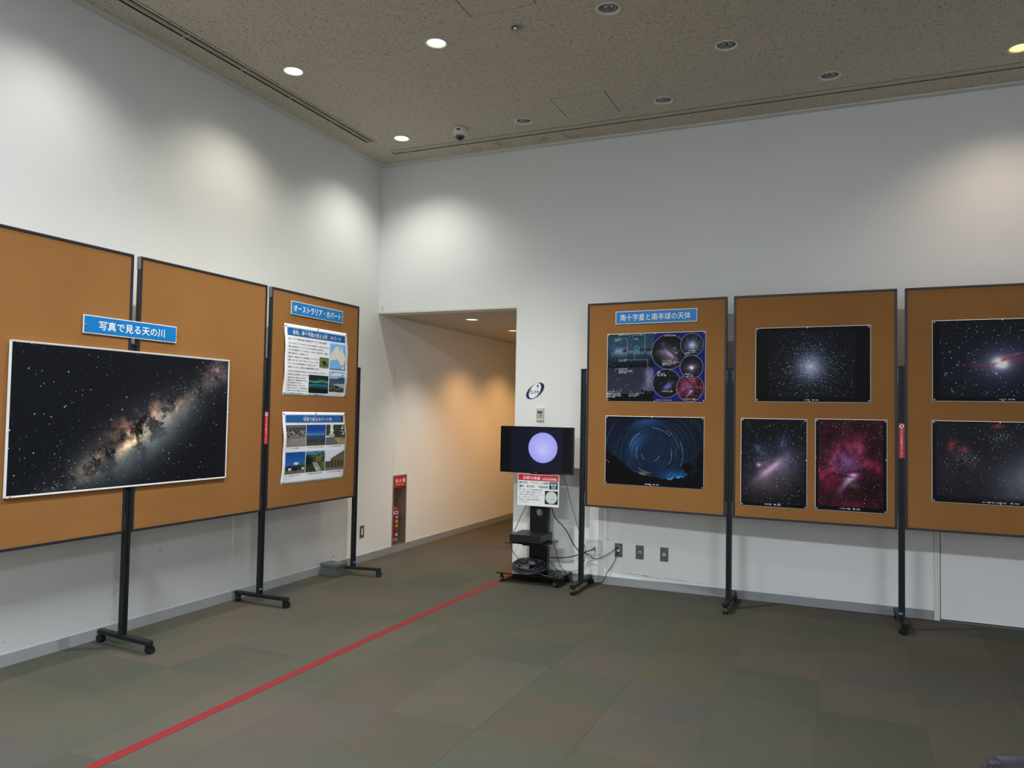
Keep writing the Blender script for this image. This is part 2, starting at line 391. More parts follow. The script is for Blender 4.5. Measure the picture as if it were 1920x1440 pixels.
# flush storeroom door with its frame
dr = struct('door_1', bx(DX0 + .006, DX1 - .006, 0.006, 0.04, 0.012, DH - .006), wallm)
bm = bmesh.new(); box(bm, DX0, DX1, 0.045, 0.05, 0, DH)
struct('door_gap', bm, darkgap, dr)
bm = bmesh.new(); box(bm, DX0 - .04, DX0, -0.012, 0.02, 0, DH + .04, .002); box(bm, DX1, DX1 + .04, -0.012, 0.02, 0, DH + .04, .002); box(bm, DX0, DX1, -0.012, 0.02, DH, DH + .04)
struct('door_frame', bm, trimm, dr)
struct('threshold', bx(DX0, DX1, -0.02, 0.03, 0, 0.006), steel, dr)
bm = bmesh.new(); box(bm, DX1 - .16, DX1 - .05, -.05, -.035, .98, 1.0, .004); box(bm, DX1 - .08, DX1 - .06, -.04, .006, .98, 1.0)
struct('door_handle', bm, steel, dr)

# floor slab and carpet tiles
fl = struct('floor', bx(-0.2, XE, YE, 6.0, -0.12, -0.009), mat('floor_glue', rgb(60, 58, 52), 0.9, nscale=9, namt=0.1))
TX, TY, OX, OY = 0.5025, 0.506, 0.355, -3.395
rest = bmesh.new(); tiles = {}
def tile_mesh(x0, x1, y0, y1):
    key = (round(x1 - x0, 3), round(y1 - y0, 3))
    if key not in tiles:
        b = bmesh.new(); cx, cy = key[0] / 2, key[1] / 2; g = 0.0; k = .0004
        vs = [[b.verts.new((sx * (cx - i), sy * (cy - i), z)) for sx, sy in ((-1, -1), (1, -1), (1, 1), (-1, 1))] for i, z in ((g, -0.009), (g, -0.0005), (g + k, 0.0))]
        for a, c in zip(vs, vs[1:]):
            for j in range(4): b.faces.new((a[j], a[(j+1) % 4], c[(j+1) % 4], c[j]))
        b.faces.new(vs[2]); me = bpy.data.meshes.new('carpet_tile'); b.to_mesh(me); b.free(); me.materials.append(carpetm); tiles[key] = me
    return tiles[key]
nt_ = 0
for i in range(-1, 20):
    for j in range(-18, 19):
        x0, x1 = max(0, OX + i * TX), min(XE, OX + (i + 1) * TX); y0, y1 = max(YE, OY + j * TY), min(6.0, OY + (j + 1) * TY)
        if x1 - x0 < .02 or y1 - y0 < .02: continue
        if y0 > -0.05:
            if x0 > WO - .02: continue
            x1 = min(x1, WO)
        elif y1 > 0 and x1 > WO:
            if x0 < WO - .02:      # cut piece that runs on into the corridor mouth
                o = bpy.data.objects.new('carpet_tile', tile_mesh(x0, WO, 0, y1)); COL.objects.link(o); o.location = ((x0 + WO) / 2, y1 / 2, 0); o.parent = fl
            y1 = 0.0
        if y1 - y0 < .02: continue
        cx, cy = (x0 + x1) / 2, (y0 + y1) / 2
        v = Vector((cx, cy, 0)) - M.translation; dz = v.dot(d_)
        vis = dz > 0.5 and abs(v.dot(r_) / dz) < 0.80 and v.dot(u_) / dz > -0.62 and cy < 4.6
        if vis:
            o = bpy.data.objects.new('carpet_tile', tile_mesh(x0, x1, y0, y1)); COL.objects.link(o)
            o.location = (cx, cy, (-0.0002, 0, -0.0002)[(i * 7 + j * 3) % 3]); o.parent = fl; nt_ += 1
        else:
            box(rest, x0 + .001, x1 - .001, y0 + .001, y1 - .001, -0.009, 0)
q = obj('carpet_tiles', rest, carpetm, fl); q['kind'] = 'stuff'
print('tiles', nt_)

# ------------------------------------------------------------------ ceiling fittings
refl_m = mat('reflector', rgb(225, 225, 228), 0.2, 0.9, nscale=30, namt=0.04)
refl_lit = mat('lit_reflector', rgb(240, 240, 225), 0.45, 0.3, nscale=30, namt=0.02)
def downlight(x, y, z, label, lit, group, tint=(1.0, 0.98, 0.86, 1), estr=14, r=0.078):
    t = thing('downlight', label, 'downlight', (x, y, z), 0, group)
    rs = r / 0.078
    obj('trim_ring', lathe(bmesh.new(), [(0.0785*rs, 0), (0.082*rs, -0.003), (0.078*rs, -0.006), (0.068*rs, -0.004), (0.064*rs, 0.004), (.0645*rs, .008)], 32), whiteplastic, t, True)
    # faceted reflector bowl
    obj('reflector', lathe(bmesh.new(), [(0.064*rs, 0.004), (0.060*rs, 0.04), (0.048*rs, 0.085), (0.03*rs, 0.105), (0.0001, 0.11)], 14 if not lit else 24), refl_lit if lit else refl_m, t)
    if lit:
        bm = bmesh.new(); lathe(bm, [(0.0001, 0.022), (0.02, 0.024), (0.042*rs, 0.036), (0.048*rs, 0.056), (0.03*rs, 0.085), (0.0001, 0.09)], 20)
        obj('lamp', bm, mat('lit_lamp_%s' % str(tint)[:22], tint, 0.4, emit=tint, estr=estr), t, True)
    else:
        bm = bmesh.new()
        for k in range(3):
            a = k * 2.09 + .4; tube(bm, smoothpath([(0.016*math.cos(a), 0.016*math.sin(a), .10), (0.016*math.cos(a), 0.016*math.sin(a), .03), (0.026*math.cos(a+.5), 0.026*math.sin(a+.5), .022), (0.028*math.cos(a+.6), 0.028*math.sin(a+.6), .10)], 4), 0.006, 8)
        obj('lamp', bm, mat('unlit_tube', rgb(225, 225, 220), 0.3, nscale=9, namt=0.03), t, True)
    return t
GL, GU = 'lit ceiling downlights', 'unlit ceiling downlights'
downlight(0.65, -0.667, HC, 'small-looking lit downlight beside the ceiling corner, left of the dome camera', 1, GL, estr=10)
downlight(0.64, -2.205, HC, 'brilliant white lit downlight next to the black ceiling slot', 1, GL, (1, 1, 0.97, 1), 16)
downlight(1.877, -2.197, HC, 'yellowish lit downlight left of the small emergency lamp', 1, GL, (0.98, 1.0, 0.62, 1), 6)
downlight(5.602, -0.663, HC, 'orange lit downlight cut off by the right edge of the picture', 1, GL, (1.0, 0.72, 0.25, 1), 4)
downlight(3.123, -2.2, HC, 'unlit downlight at the top edge, right of the small emergency lamp', 0, GU)
downlight(3.742, -1.432, HC, 'unlit downlight standing alone between the two rows of downlights', 0, GU)
downlight(3.134, -0.662, HC, 'unlit downlight just right of the square ceiling access panel', 0, GU)
downlight(1.895, -0.654, HC, 'unlit downlight just right of the dome camera', 0, GU)
downlight(4.39, -0.665, HC, 'unlit downlight between the access panel and the orange lit downlight', 0, GU)
downlight(0.743, 0.704, HO, 'white lit downlight in the low corridor ceiling', 1, 'corridor downlights', (1, 0.97, 0.85, 1), 8)
downlight(0.735, 1.868, HO, 'warm lit corridor downlight half hidden by the opening edge', 1, 'corridor downlights', (1, 0.72, 0.3, 1), 8)
for y in (3.05,): downlight(0.735, y, HO, 'warm lit downlight deep in the corridor', 1, 'corridor downlights', (1, 0.72, 0.3, 1), 8)

t = thing('emergency_light', 'tiny round emergency lamp in the ceiling between two downlights', 'emergency light', (2.492, -2.19, HC))
obj('trim_ring', lathe(bmesh.new(), [(0.05, 0), (0.052, -0.002), (0.046, -0.004), (0.042, 0.0), (0.042, 0.01), (0.036, 0.014), (0.0001, 0.014)], 28), mat('beige_plastic', rgb(176, 170, 156), .5, nscale=5, namt=.03), t, True)
bm = bmesh.new(); lathe(bm, [(0.0001, -0.014), (0.008, -0.011), (0.013, -0.002), (0.012, 0.008), (0.006, 0.013)], 10, (-0.016, 0, 0)); obj('bulb', bm, chrome, t)

cm = thing('security_camera', 'white dome security camera with smoked dome hanging from the ceiling', 'camera', (1.285, -0.695, HC))
obj('housing', lathe(bmesh.new(), [(0.0001, 0), (0.062, 0), (0.064, -0.008), (0.063, -0.05), (0.056, -0.066), (0.044, -0.072), (0.042, -0.066), (0.0001, -.066)], 32), whiteplastic, cm, True)
obj('dome', lathe(bmesh.new(), [(0.042, -0.066), (0.042, -0.076), (0.036, -0.094), (0.024, -0.107), (0.01, -0.113), (0.0001, -0.114)], 28), mat('smoked_dome', rgb(10, 10, 12), 0.06, coat=1), cm, True)
obj('ring', lathe(bmesh.new(), [(0.044, -0.07), (0.046, -0.074), (0.043, -0.08), (0.041, -0.074)], 28), mat('grey_ring', rgb(140, 140, 138), .3, nscale=5, namt=.03), cm, True)
bm = bx(0.0, 0.034, -0.0665, -0.062, -0.036, -0.022); obj('rating_label', bm, mat('dark_label', rgb(70, 60, 52), .5, nscale=5, namt=.03), cm)

sd = thing('slot_diffuser', 'long black double slot air diffuser along the left ceiling edge', 'air vent', (0.308, -2.9, HC))
slot_l = mat('slot_grey', rgb(196, 190, 176), 0.5, nscale=8, namt=.04)
obj('plenum', bx(-0.05, 0.05, -2.28, 2.24, 0.045, 0.05), darkgap, sd)
bm = bmesh.new(); box(bm, -.037, -.034, -2.25, 2.217, -.003, .046); box(bm, .034, .037, -2.25, 2.217, -.003, .046); obj('side_rail', bm, mat('slot_black', rgb(30, 30, 30), .6, nscale=8, namt=.04), sd)
for x, ww in ((-0.018, .005), (0.0, .013), (0.018, .005)):
    obj('slat', bx(x - ww / 2, x + ww / 2, -2.25, 2.217, -.002, .02), slot_l, sd)
for k in range(9):
    obj('end_bridge', bx(-0.034, 0.034, 2.217 - 0.56 * k - .006, 2.217 - 0.56 * k + .006 if k else 2.217, -.0025, .02), slot_l, sd)

# ------------------------------------------------------------------ display boards and their stands
ZB, ZT = 0.727, 2.510
def board(label, loc, rz, s0, s1, group, cap_left=False, zb=ZB, zt=ZT):
    t = thing('display_board', label, 'display board', loc, rz, group)
    fw = 0.017
    obj('felt_sheet', bx(s0 + .004, s1 - .004, -0.0105, 0.0105, zb + .004, zt - .004), corkm, t)
    obj('frame_rail', bx(s0, s1, -0.015, 0.015, zt - fw, zt, .003), framem, t)
    obj('frame_rail', bx(s0, s1, -0.015, 0.015, zb, zb + fw, .003), framem, t)
    obj('frame_stile', bx(s0, s0 + fw, -0.015, 0.015, zb + fw, zt - fw), framem, t)
    obj('frame_stile', bx(s1 - fw, s1, -0.015, 0.015, zb + fw, zt - fw), framem, t)
    if cap_left:
        obj('corner_cap', bx(s0 - .0035, s0 + .001, -0.0155, 0.0165, zt - .085, zt - .001, .001), greyp, t)
    for s, sg in ((s0, -1), (s1, 1)):
        for z in (1.86, 0.80):
            b = bmesh.new(); box(b, *(sorted((s, s + sg * 0.007))), -0.012, 0.012, z - .05, z + .05, .002)
            obj('hanging_bracket', b, greyp, t)
    return t

def caster(parent, x, y, ztop, m=rubber, r=0.026, rot=0.3, name='caster', wheelm=None, w=0.036):
    """fork with twin wheels below the point (x, y, ztop)"""
    b = bmesh.new(); lathe(b, [(0.010, 0), (0.010, -0.008), (0.018, -0.010), (0.018, -0.014), (0.008, -0.016)], 14, (x, y, ztop))
    c, s = math.cos(rot), math.sin(rot); ox, oy = x + 0.013 * c, y + 0.013 * s
    T = lambda a, bb, z: (ox + a * c - z * s, oy + a * s + z * c, bb)
    hood = [(r * 1.12 * math.cos(q), r + r * 1.12 * math.sin(q)) for q in [PI * k / 10 * 1.1 - .1 for k in range(11)]] + [(-r * .5, r * .75), (r * .4, r * .75)]
    hood = [(a, min(z, ztop - .010)) for a, z in hood]
    prism(b, hood, -w * .22, w * .22, T)
    f = obj(name, b, m, parent)
    b = bmesh.new()
    for sg in (-1, 1):
        z0, z1 = sg * w * .24, sg * w * .5
        prism(b, [(r * math.cos(2*PI*k/18), r + r * math.sin(2*PI*k/18)) for k in range(18)], min(z0, z1), max(z0, z1), T)
    wh = obj('wheel', b, wheelm or m, f)
    if wheelm is chrome or wheelm is not None:
        b = bmesh.new(); prism(b, [(r*.5 * math.cos(2*PI*k/14), r + r*.5 * math.sin(2*PI*k/14)) for k in range(14)], -w * .53, w * .53, T)
        obj('hub_cap', b, chrome, f)
    return f

def stand(label, loc, rz, group, foot_c=0.0, foot_len=0.53, crot=(0.3, 1.4), yaw=0.0, note=None):
    """local x runs along the board row, -y towards the viewer"""
    t = thing('board_stand', label, 'board stand', loc, rz, group)
    prof = [(-.0215, -.0155), (-.007, -.0155), (-.007, -.009), (.007, -.009), (.007, -.0155), (.0215, -.0155), (.0215, .0155), (.007, .0155), (.007, .009), (-.007, .009), (-.007, .0155), (-.0215, .0155)]
    obj('post', prism(bmesh.new(), prof, 0.08, 1.925), blackm, t)
    obj('top_cap', bx(-.0225, .0225, -.0165, .0165, 1.925, 1.938, .003), rubber, t)
    b = bmesh.new(); h = foot_len / 2; n = 8; wd = .026
    pts = [(wd * math.cos(a), -h + wd + wd * math.sin(a)) for a in [PI + PI * k / n for k in range(n + 1)]] + [(wd * math.cos(a), h - wd + wd * math.sin(a)) for a in [PI * k / n for k in range(n + 1)]]
    pts = [(x * math.cos(yaw) - y * math.sin(yaw), foot_c + x * math.sin(yaw) + y * math.cos(yaw)) for x, y in pts]
    prism(b, pts, 0.060, 0.083)
    ed = [e for e in b.edges if abs(e.verts[0].co.z - e.verts[1].co.z) < 1e-6 and e.verts[0].co.z > .08]
    bmesh.ops.bevel(b, geom=ed, offset=.004, segments=2, affect='EDGES')
    obj('foot', b, blackm, t)
    for sg, cr in ((-1, crot[0]), (1, crot[1])):
        y = sg * (h - .035); caster(t, -y * math.sin(yaw), foot_c + y * math.cos(yaw), 0.060, rot=cr)
    if note == 'warning':
        z0, z1 = 1.255, 1.512
        lb = obj('warning_label', bx(-.0195, .0195, -.0177, -.0156, z0, z1), signred, t); lb['label'] = 'red strip with white warning text'
        b = bmesh.new(); plate(b, ell(0, z1 - .022, .0155, .0155, n=20), .0178, .0182); ic = obj('hand_icon', b, inkw, lb)
        b = bmesh.new()
        plate(b, ell(0, z1 - .023, .006, .007, n=10), .0183, .0186)
        for k in range(4): plate(b, [(-.006 + k*.0032, z1-.022), (-.0038 + k*.0032, z1-.022), (-.0038 + k*.0032, z1-.0115 - abs(k-1.5)*.001), (-.006 + k*.0032, z1-.0115 - abs(k-1.5)*.001)], .0183, .0186)
        plate(b, [(-.012, z1 - .012), (-.010, z1 - .010), (.012, z1 - .032), (.010, z1 - .034)], .0184, .0188)
        obj('icon_drawing', b, inkk, lb)
        text('\n'.join('パネルには手を触れないでください'), -.0062, .0062, z0 + .008, z1 - .043, -.0181, inkw, lb, bold=.02)
    if note in ('blue', 'warning'):
        obj('tape_mark', bx(-.020, .006, -.0175, -.0156, .115, .13), mat('blue_tape', rgb(70, 130, 190), .5, nscale=5, namt=.03), t)
    return t

GB, GS = 'brown felt display boards', 'black wheeled board stands'
LX = 0.293; LY = [-4.50, -3.255, -2.01, -0.765]; L90 = PI / 2
board('brown display board at the left edge, farthest from the room corner', (LX, LY[0], 0), L90, 0.024, 1.218, GB)
board('brown display board carrying the right half of the Milky Way print', (LX, LY[1], 0), L90, 0.024, 1.218, GB, True)
board('brown display board holding the two white town posters and a blue sign', (LX, LY[2], 0), L90, 0.024, 1.222, GB, True)
stand('black board stand beyond the left edge of the picture', (LX, LY[0], 0), L90, GS, foot_c=-.02)
stand('black board stand under the middle of the Milky Way print', (LX, LY[1], 0), L90, GS, foot_c=-.02, crot=(-0.3, 1.5), yaw=-.1)
stand('black board stand with a red warning strip, left of the town posters', (LX, LY[2], 0), L90, GS, foot_c=-.02, crot=(-.4, 1.0), note='warning')
stand('black board stand behind the grey weight box, nearest the room corner', (LX, LY[3], 0), L90, GS, foot_c=-.02, crot=(-.9, 1.0), yaw=.16, note='blue')
RP = [(2.375, -.32), (3.645, -.405), (4.882, -.44), (6.135, -.46)]
RA = [math.atan2(RP[i+1][1] - RP[i][1], RP[i+1][0] - RP[i][0]) for i in range(3)]
RR = [(*RP[i], 0) for i in range(3)]
board('brown display board with the blue sign and the star trail photo', RR[0], RA[0], 0.034, 1.247, GB, zb=.731, zt=2.513)
board('brown display board with three astronomy photos, middle of the right row', RR[1], RA[1], 0.027, 1.210, GB, zb=.731, zt=2.513)
board('brown display board at the right edge with the bright galaxy photo', RR[2], RA[2], 0.022, 1.222, GB, zb=.735, zt=2.513)
stand('black board stand beside the television, its foot under the cables', RR[0], 0, GS, foot_c=.02, crot=(-1.4, 1.2), yaw=.0)
stand('black board stand between the star trail photo and the globular cluster photo', RR[1], 0, GS, foot_c=.07, crot=(-1.5, 1.4))
stand('black board stand with a red warning strip, right of the red nebula photo', RR[2], 0, GS, foot_c=.10, crot=(-2.6, 1.6), yaw=.06, note='warning')
stand('black board stand beyond the right edge of the picture', (*RP[3], 0), 0, GS, foot_c=.1)

# ------------------------------------------------------------------ printed pictures
def up(a, h, w):
    """smooth upsampling of a small grid"""
    gh, gw = a.shape; y = np.linspace(0, gh - 1, h); x = np.linspace(0, gw - 1, w)
    y0 = np.minimum(y.astype(int), gh - 2); x0 = np.minimum(x.astype(int), gw - 2); fy = y - y0; fx = x - x0
    fy = fy * fy * (3 - 2 * fy); fx = fx * fx * (3 - 2 * fx)
    A = a[y0][:, x0]; B = a[y0][:, x0 + 1]; C_ = a[y0 + 1][:, x0]; D = a[y0 + 1][:, x0 + 1]
    return (A * (1 - fx) + B * fx) * (1 - fy)[:, None] + (C_ * (1 - fx) + D * fx) * fy[:, None]
def fbm(h, w, cells=4, octs=5, seed=0, gain=.68):
    r = np.random.default_rng(seed); out = np.zeros((h, w)); amp = 1; tot = 0
    for k in range(octs):
        n = cells * 2 ** k
        if n > w: break
        out += amp * up(r.random((max(2, int(n * h / w) + 2), n + 2)), h, w); tot += amp; amp *= gain
    return out / tot
def UV(h, w): return np.meshgrid((np.arange(w) + .5) / w, (np.arange(h) + .5) / h)
def mixc(img, c, a):
    a = np.clip(a, 0, 1)[..., None]; return img * (1 - a) + np.array(c) / 255.0 * a
def addc(img, c, a): return img + np.clip(a, 0, None)[..., None] * (np.array(c) / 255.0)
def solid(h, w, c): return np.tile(np.array(c, float) / 255.0, (h, w, 1))
def G(U, V, cx, cy, sx, sy, t=0, asp=1.0):
    x = (U - cx) * asp; y = V - cy; a = x * math.cos(t) + y * math.sin(t); b = -x * math.sin(t) + y * math.cos(t)
    return np.exp(-(a / sx) ** 2 - (b / sy) ** 2)
def stars(img, n, seed, box_=(0, 1, 0, 1), bmin=.25, power=3.0, big=0.02, pts=None, tint=0.25):
    h, w, _ = img.shape; r = np.random.default_rng(seed)
    if pts is None:
        xs = (box_[0] + r.random(n) * (box_[1] - box_[0])) * w; ys = (box_[2] + r.random(n) * (box_[3] - box_[2])) * h
    else: xs, ys = pts[0] * w, pts[1] * h; n = len(xs)
    b = bmin + (1 - bmin) * r.random(n) ** power
    col = 1 + (r.random((n, 3)) - .5) * tint; isbig = r.random(n) < big
    for x, y, q, c, g in zip(xs.astype(int), ys.astype(int), b, col, isbig):
        if not (1 <= x < w - 1 and 1 <= y < h - 1): continue
        if g:
            q = max(q, .85)
            for dx, dy, f in ((0,0,1),(1,0,.65),(-1,0,.65),(0,1,.65),(0,-1,.65),(1,1,.3),(-1,-1,.3),(1,-1,.3),(-1,1,.3)): img[y+dy, x+dx] = np.maximum(img[y+dy, x+dx], q * c * f)
        else:
            img[y, x] = np.maximum(img[y, x], q * c)
            if q > .6: img[y, x+1] = np.maximum(img[y, x+1], q * c * .4); img[y+1, x] = np.maximum(img[y+1, x], q * c * .4)
    return img
def clip(img): return np.clip(img, 0.012, 1)
def frame_black(img, l, r, t, b, c=(8, 8, 11)):
    h, w, _ = img.shape; k = np.array(c) / 255.
    img[:, :int(l*w)] = k; img[:, int((1-r)*w):] = k; img[:int(t*h)] = k; img[int((1-b)*h):] = k; return img

def milky_way():
    h, w = 270, 500; U, V = UV(h, w); img = solid(h, w, (17, 20, 27)); n1 = fbm(h, w, 7, 6, 1, .62) * 1.25 - .12; n2 = fbm(h, w, 12, 6, 2, .72) * 1.5 - .25; n3 = fbm(h, w, 22, 5, 3, .8) * 1.7 - .35
    X = U * 1.87; Y = V
    # spine of the band, bottom left to top right
    P_ = np.array([(.05, 1.12), (.2, .97), (.32, .83), (.52, .62), (.72, .38), (.86, .22), (1.0, .04)]); best = np.full((h, w), 9.0); tt = np.zeros((h, w)); sg = np.zeros((h, w))
    for k in range(len(P_) - 1):
        a = P_[k] * (1.87, 1); b = P_[k+1] * (1.87, 1); d = b - a; L = np.hypot(*d)
        s = np.clip(((X - a[0]) * d[0] + (Y - a[1]) * d[1]) / L**2, 0, 1); px = X - a[0] - s * d[0]; py = Y - a[1] - s * d[1]
        dist = np.hypot(px, py); m_ = dist < best; best = np.where(m_, dist, best); tt = np.where(m_, (k + s) / 6, tt); sg = np.where(m_, np.sign(d[0] * py - d[1] * px), sg)
    side = best * sg  # positive below right
    core = np.exp(-((tt - .5) / .2) ** 2)
    glow = np.exp(-(np.abs(side - .03) / (.13 + .05 * core)) ** 1.6)
    img = addc(img, (78, 78, 74), glow * (.35 + .55 * core) * (.45 + 1.0 * n1))
    img = addc(img, (58, 66, 68), np.exp(-((side - .13) / .13) ** 2) * core * .5 * (.6 + .7 * n2))
    img = addc(img, (140, 104, 72), np.exp(-((side - .01) / .07) ** 2) * (core * .7 + .3) * np.clip(n2 * 1.8 - .5, 0, 1) * .9)
    img = addc(img, (215, 170, 104), G(U, V, .515, .63, .15, .05, -.75, 1.87) * np.clip(n3 * 1.6 - .25, 0, 1.2) * .72)
    img = addc(img, (140, 74, 44), (G(U, V, .46, .56, .19, .10, -.7, 1.87) + .8 * G(U, V, .58, .44, .16, .09, -.7, 1.87)) * np.clip(n2 * 2.0 - .6, 0, 1) * .9)
    img = addc(img, (190, 130, 100), G(U, V, .33, .82, .08, .05, -.6, 1.87) * np.clip(n3 * 2 - .5, 0, 1) * .75)
    img = addc(img, (150, 110, 115), (G(U, V, .95, .07, .16, .09, -.6, 1.87) + .7 * G(U, V, .70, .40, .12, .04, -.7, 1.87)) * np.clip(n3 * 2 - .6, 0, 1) * .8)
    # dust lanes
    dust = np.exp(-((side + .045) / .055) ** 2) * np.clip(np.abs(n1 - .5) * -9 + 1.25, 0, 1) + .8 * np.exp(-(side / .12) ** 2) * np.clip((.46 - n2) * 9, 0, 1)
    dust = dust + .7 * G(U, V, .88, .30, .10, .07, 0, 1.87) + .5 * G(U, V, .82, .2, .06, .05, 0, 1.87)
    img = mixc(img, (20, 18, 20), dust * (.35 + .55 * core) * .9)
    r = np.random.default_rng(5)
    img = img * (1 + (r.random((h, w, 1)) - .5) * .18)
    img = stars(img, 1100, 6, bmin=.2, power=6, big=.025)
    k = 1700; t = r.random(k); px = np.interp(t, np.linspace(0, 1, 7), P_[:, 0]) + r.normal(0, .06, k); py = np.interp(t, np.linspace(0, 1, 7), P_[:, 1]) + r.normal(0, .09, k)
    img = stars(img, 0, 8, bmin=.2, power=4, big=.006, pts=(px, py))
    img[int(.575*h)] *= .75
    return clip(img)

def omega():
    h, w = 215, 310; img = solid(h, w, (12, 14, 22)); U, V = UV(h, w); r = np.random.default_rng(3)
    img = addc(img, (30, 40, 60), G(U, V, .49, .53, .36, .36, 0, 1.44) * .6)
    img = addc(img, (150, 160, 180), G(U, V, .49, .53, .17, .17, 0, 1.44) * .75 * (.7 + .6 * r.random((h, w))))
    n = 11000; a = r.random(n) * 6.283; d = np.abs(r.standard_cauchy(n)) * .12; img = stars(img, 0, 4, bmin=.16, power=6, big=.001, pts=(.49 + d * np.cos(a) / 1.44, .53 + d * np.sin(a)))
    img = stars(img, 1100, 9, bmin=.12, power=5, big=.006)
    return clip(frame_black(img, .115, .125, .055, .06, (6, 7, 10)))
def lmc(h=255, w=180, border=True, n=3200):
    U, V = UV(h, w); asp = w / h; img = solid(h, w, (15, 17, 21)); n1 = fbm(h, w, 5, 5, 12); n2 = fbm(h, w, 12, 4, 13); r = np.random.default_rng(14)
    img = addc(img, (70, 55, 62), G(U, V, .5, .66, .30, .20, -.5, asp) * (.4 + .8 * n1))
    img = addc(img, (38, 38, 56), G(U, V, .55, .47, .30, .22, -.4, asp) * (.3 + .9 * n1))
    img = addc(img, (120, 92, 102), (G(U, V, .47, .56, .17, .030, -.70, asp) * .7 + .6 * G(U, V, .46, .58, .22, .07, -.70, asp)) * (.4 + .9 * n2))
    img = addc(img, (50, 76, 120), G(U, V, .27, .33, .06, .06, 0, asp) * np.clip(n2 * 2.4 - .8, 0, 1.2))
    img = addc(img, (56, 56, 92), (G(U, V, .75, .50, .09, .06, 0, asp) + G(U, V, .66, .28, .06, .08, 0, asp) + G(U, V, .3, .52, .08, .05, 0, asp)) * np.clip(n2 * 2 - .6, 0, 1.2))
    img = addc(img, (190, 110, 130), G(U, V, .28, .53, .02, .02, 0, asp))
    k = 380; img = stars(img, 0, 15, bmin=.15, power=8, pts=(r.normal(.4, .16, k), r.normal(.45, .12, k)))
    img = stars(img, n, 16, bmin=.1, power=13, big=.002)
    if border: img = frame_black(img, .02, .02, .012, .03)
    return clip(img)
def carina(h=260, w=190, border=True):
    U, V = UV(h, w); asp = w / h; n1 = fbm(h, w, 4, 6, 21, .66); n2 = fbm(h, w, 9, 5, 22, .72); r = np.random.default_rng(23)
    img = solid(h, w, (46, 14, 24)); img = addc(img, (60, 22, 34), n1 * .9 - .3)
    img = mixc(img, (26, 6, 10), G(U, V, .78, .72, .18, .2, 0, asp) * .8 + np.clip(.42 - n1, 0, 1) * 2)
    img = addc(img, (128, 22, 62), (G(U, V, .15, .64, .12, .10, .6, asp) + G(U, V, .38, .60, .22, .035, .1, asp) * .7 + .9 * G(U, V, .80, .50, .12, .07, .5, asp) + .5 * G(U, V, .5, .93, .25, .06, 0, asp)) * np.clip(n2 * 2.4 - .6, 0, 1.2))
    img = addc(img, (140, 56, 96), (G(U, V, .45, .30, .16, .10, -.5, asp) + G(U, V, .28, .47, .07, .12, 0, asp) + G(U, V, .62, .36, .05, .14, 0, asp)) * np.clip(n2 * 2 - .5, 0, 1) * .75)
    img = addc(img, (90, 85, 140), G(U, V, .42, .48, .14, .11, 0, asp) * (.3 + .9 * n2))
    img = addc(img, (130, 150, 172), (G(U, V, .52, .63, .075, .045, -.8, asp) + .6 * G(U, V, .43, .70, .12, .03, -.95, asp) + .35 * G(U, V, .56, .72, .06, .03, 0, asp)) * (.4 + .9 * n2))
    img = mixc(img, (44, 8, 24), G(U, V, .62, .56, .13, .018, -.15, asp) * .85 + .7 * G(U, V, .40, .615, .13, .012, .12, asp) + .6 * G(U, V, .33, .46, .03, .05, 0, asp) + .5 * G(U, V, .46, .36, .015, .04, .4, asp))
    img = stars(img, 3000, 24, bmin=.13, power=12, big=.003)
    if border: img = frame_black(img, .045, .05, .012, .045)
    return clip(img)
def centaurus(h=215, w=310, border=True, ns=900):
    U, V = UV(h, w); asp = w / h; r = np.random.default_rng(31); n2 = fbm(h, w, 12, 5, 32)
    img = solid(h, w, (16, 20, 32)); cx, cy = .5, .535
    img = addc(img, (52, 46, 64), G(U, V, cx, cy, .34, .26, -.3, asp)); img = addc(img, (120, 112, 124), G(U, V, cx, cy, .14, .12, -.3, asp) * .7)
    img = addc(img, (255, 240, 215), G(U, V, cx, cy, .075, .055, .4, asp) * .95)
    S_ = V - (cy - .02 - (U - cx) * .30 - .035 * np.sin((U - cx) * 15))
    lane = np.exp(-(S_ / .022) ** 2) * np.exp(-((U - cx) / .17) ** 2)
    img = mixc(img, (128, 48, 38), lane * np.clip(n2 * 2.2 - .3, .15, 1.1)); img = addc(img, (230, 120, 60), lane * np.clip(n2 * 3 - 1.4, 0, 1) * G(U, V, cx + .02, cy - .04, .09, .05, 0, asp))
    img = addc(img, (50, 56, 130), G(U, V, cx + .12, cy - .11, .07, .012, -.35, asp) * .7); img = addc(img, (90, 16, 30), G(U, V, cx + .2, cy - .05, .16, .05, .1, asp) * .5 + G(U, V, cx - .17, cy + .02, .1, .035, .1, asp) * .4)
    img = stars(img, ns, 33, bmin=.25, power=3.5, big=.08)
    for (a, b) in ((.185, .555), (.47, .66), (.15, .88), (.10, .66), (.13, .39)):
        img = addc(img, (90, 130, 150), G(U, V, a, b, .013, .013, 0, asp))
    if border: img = frame_black(img, .055, .05, .02, .05)
    return clip(img)
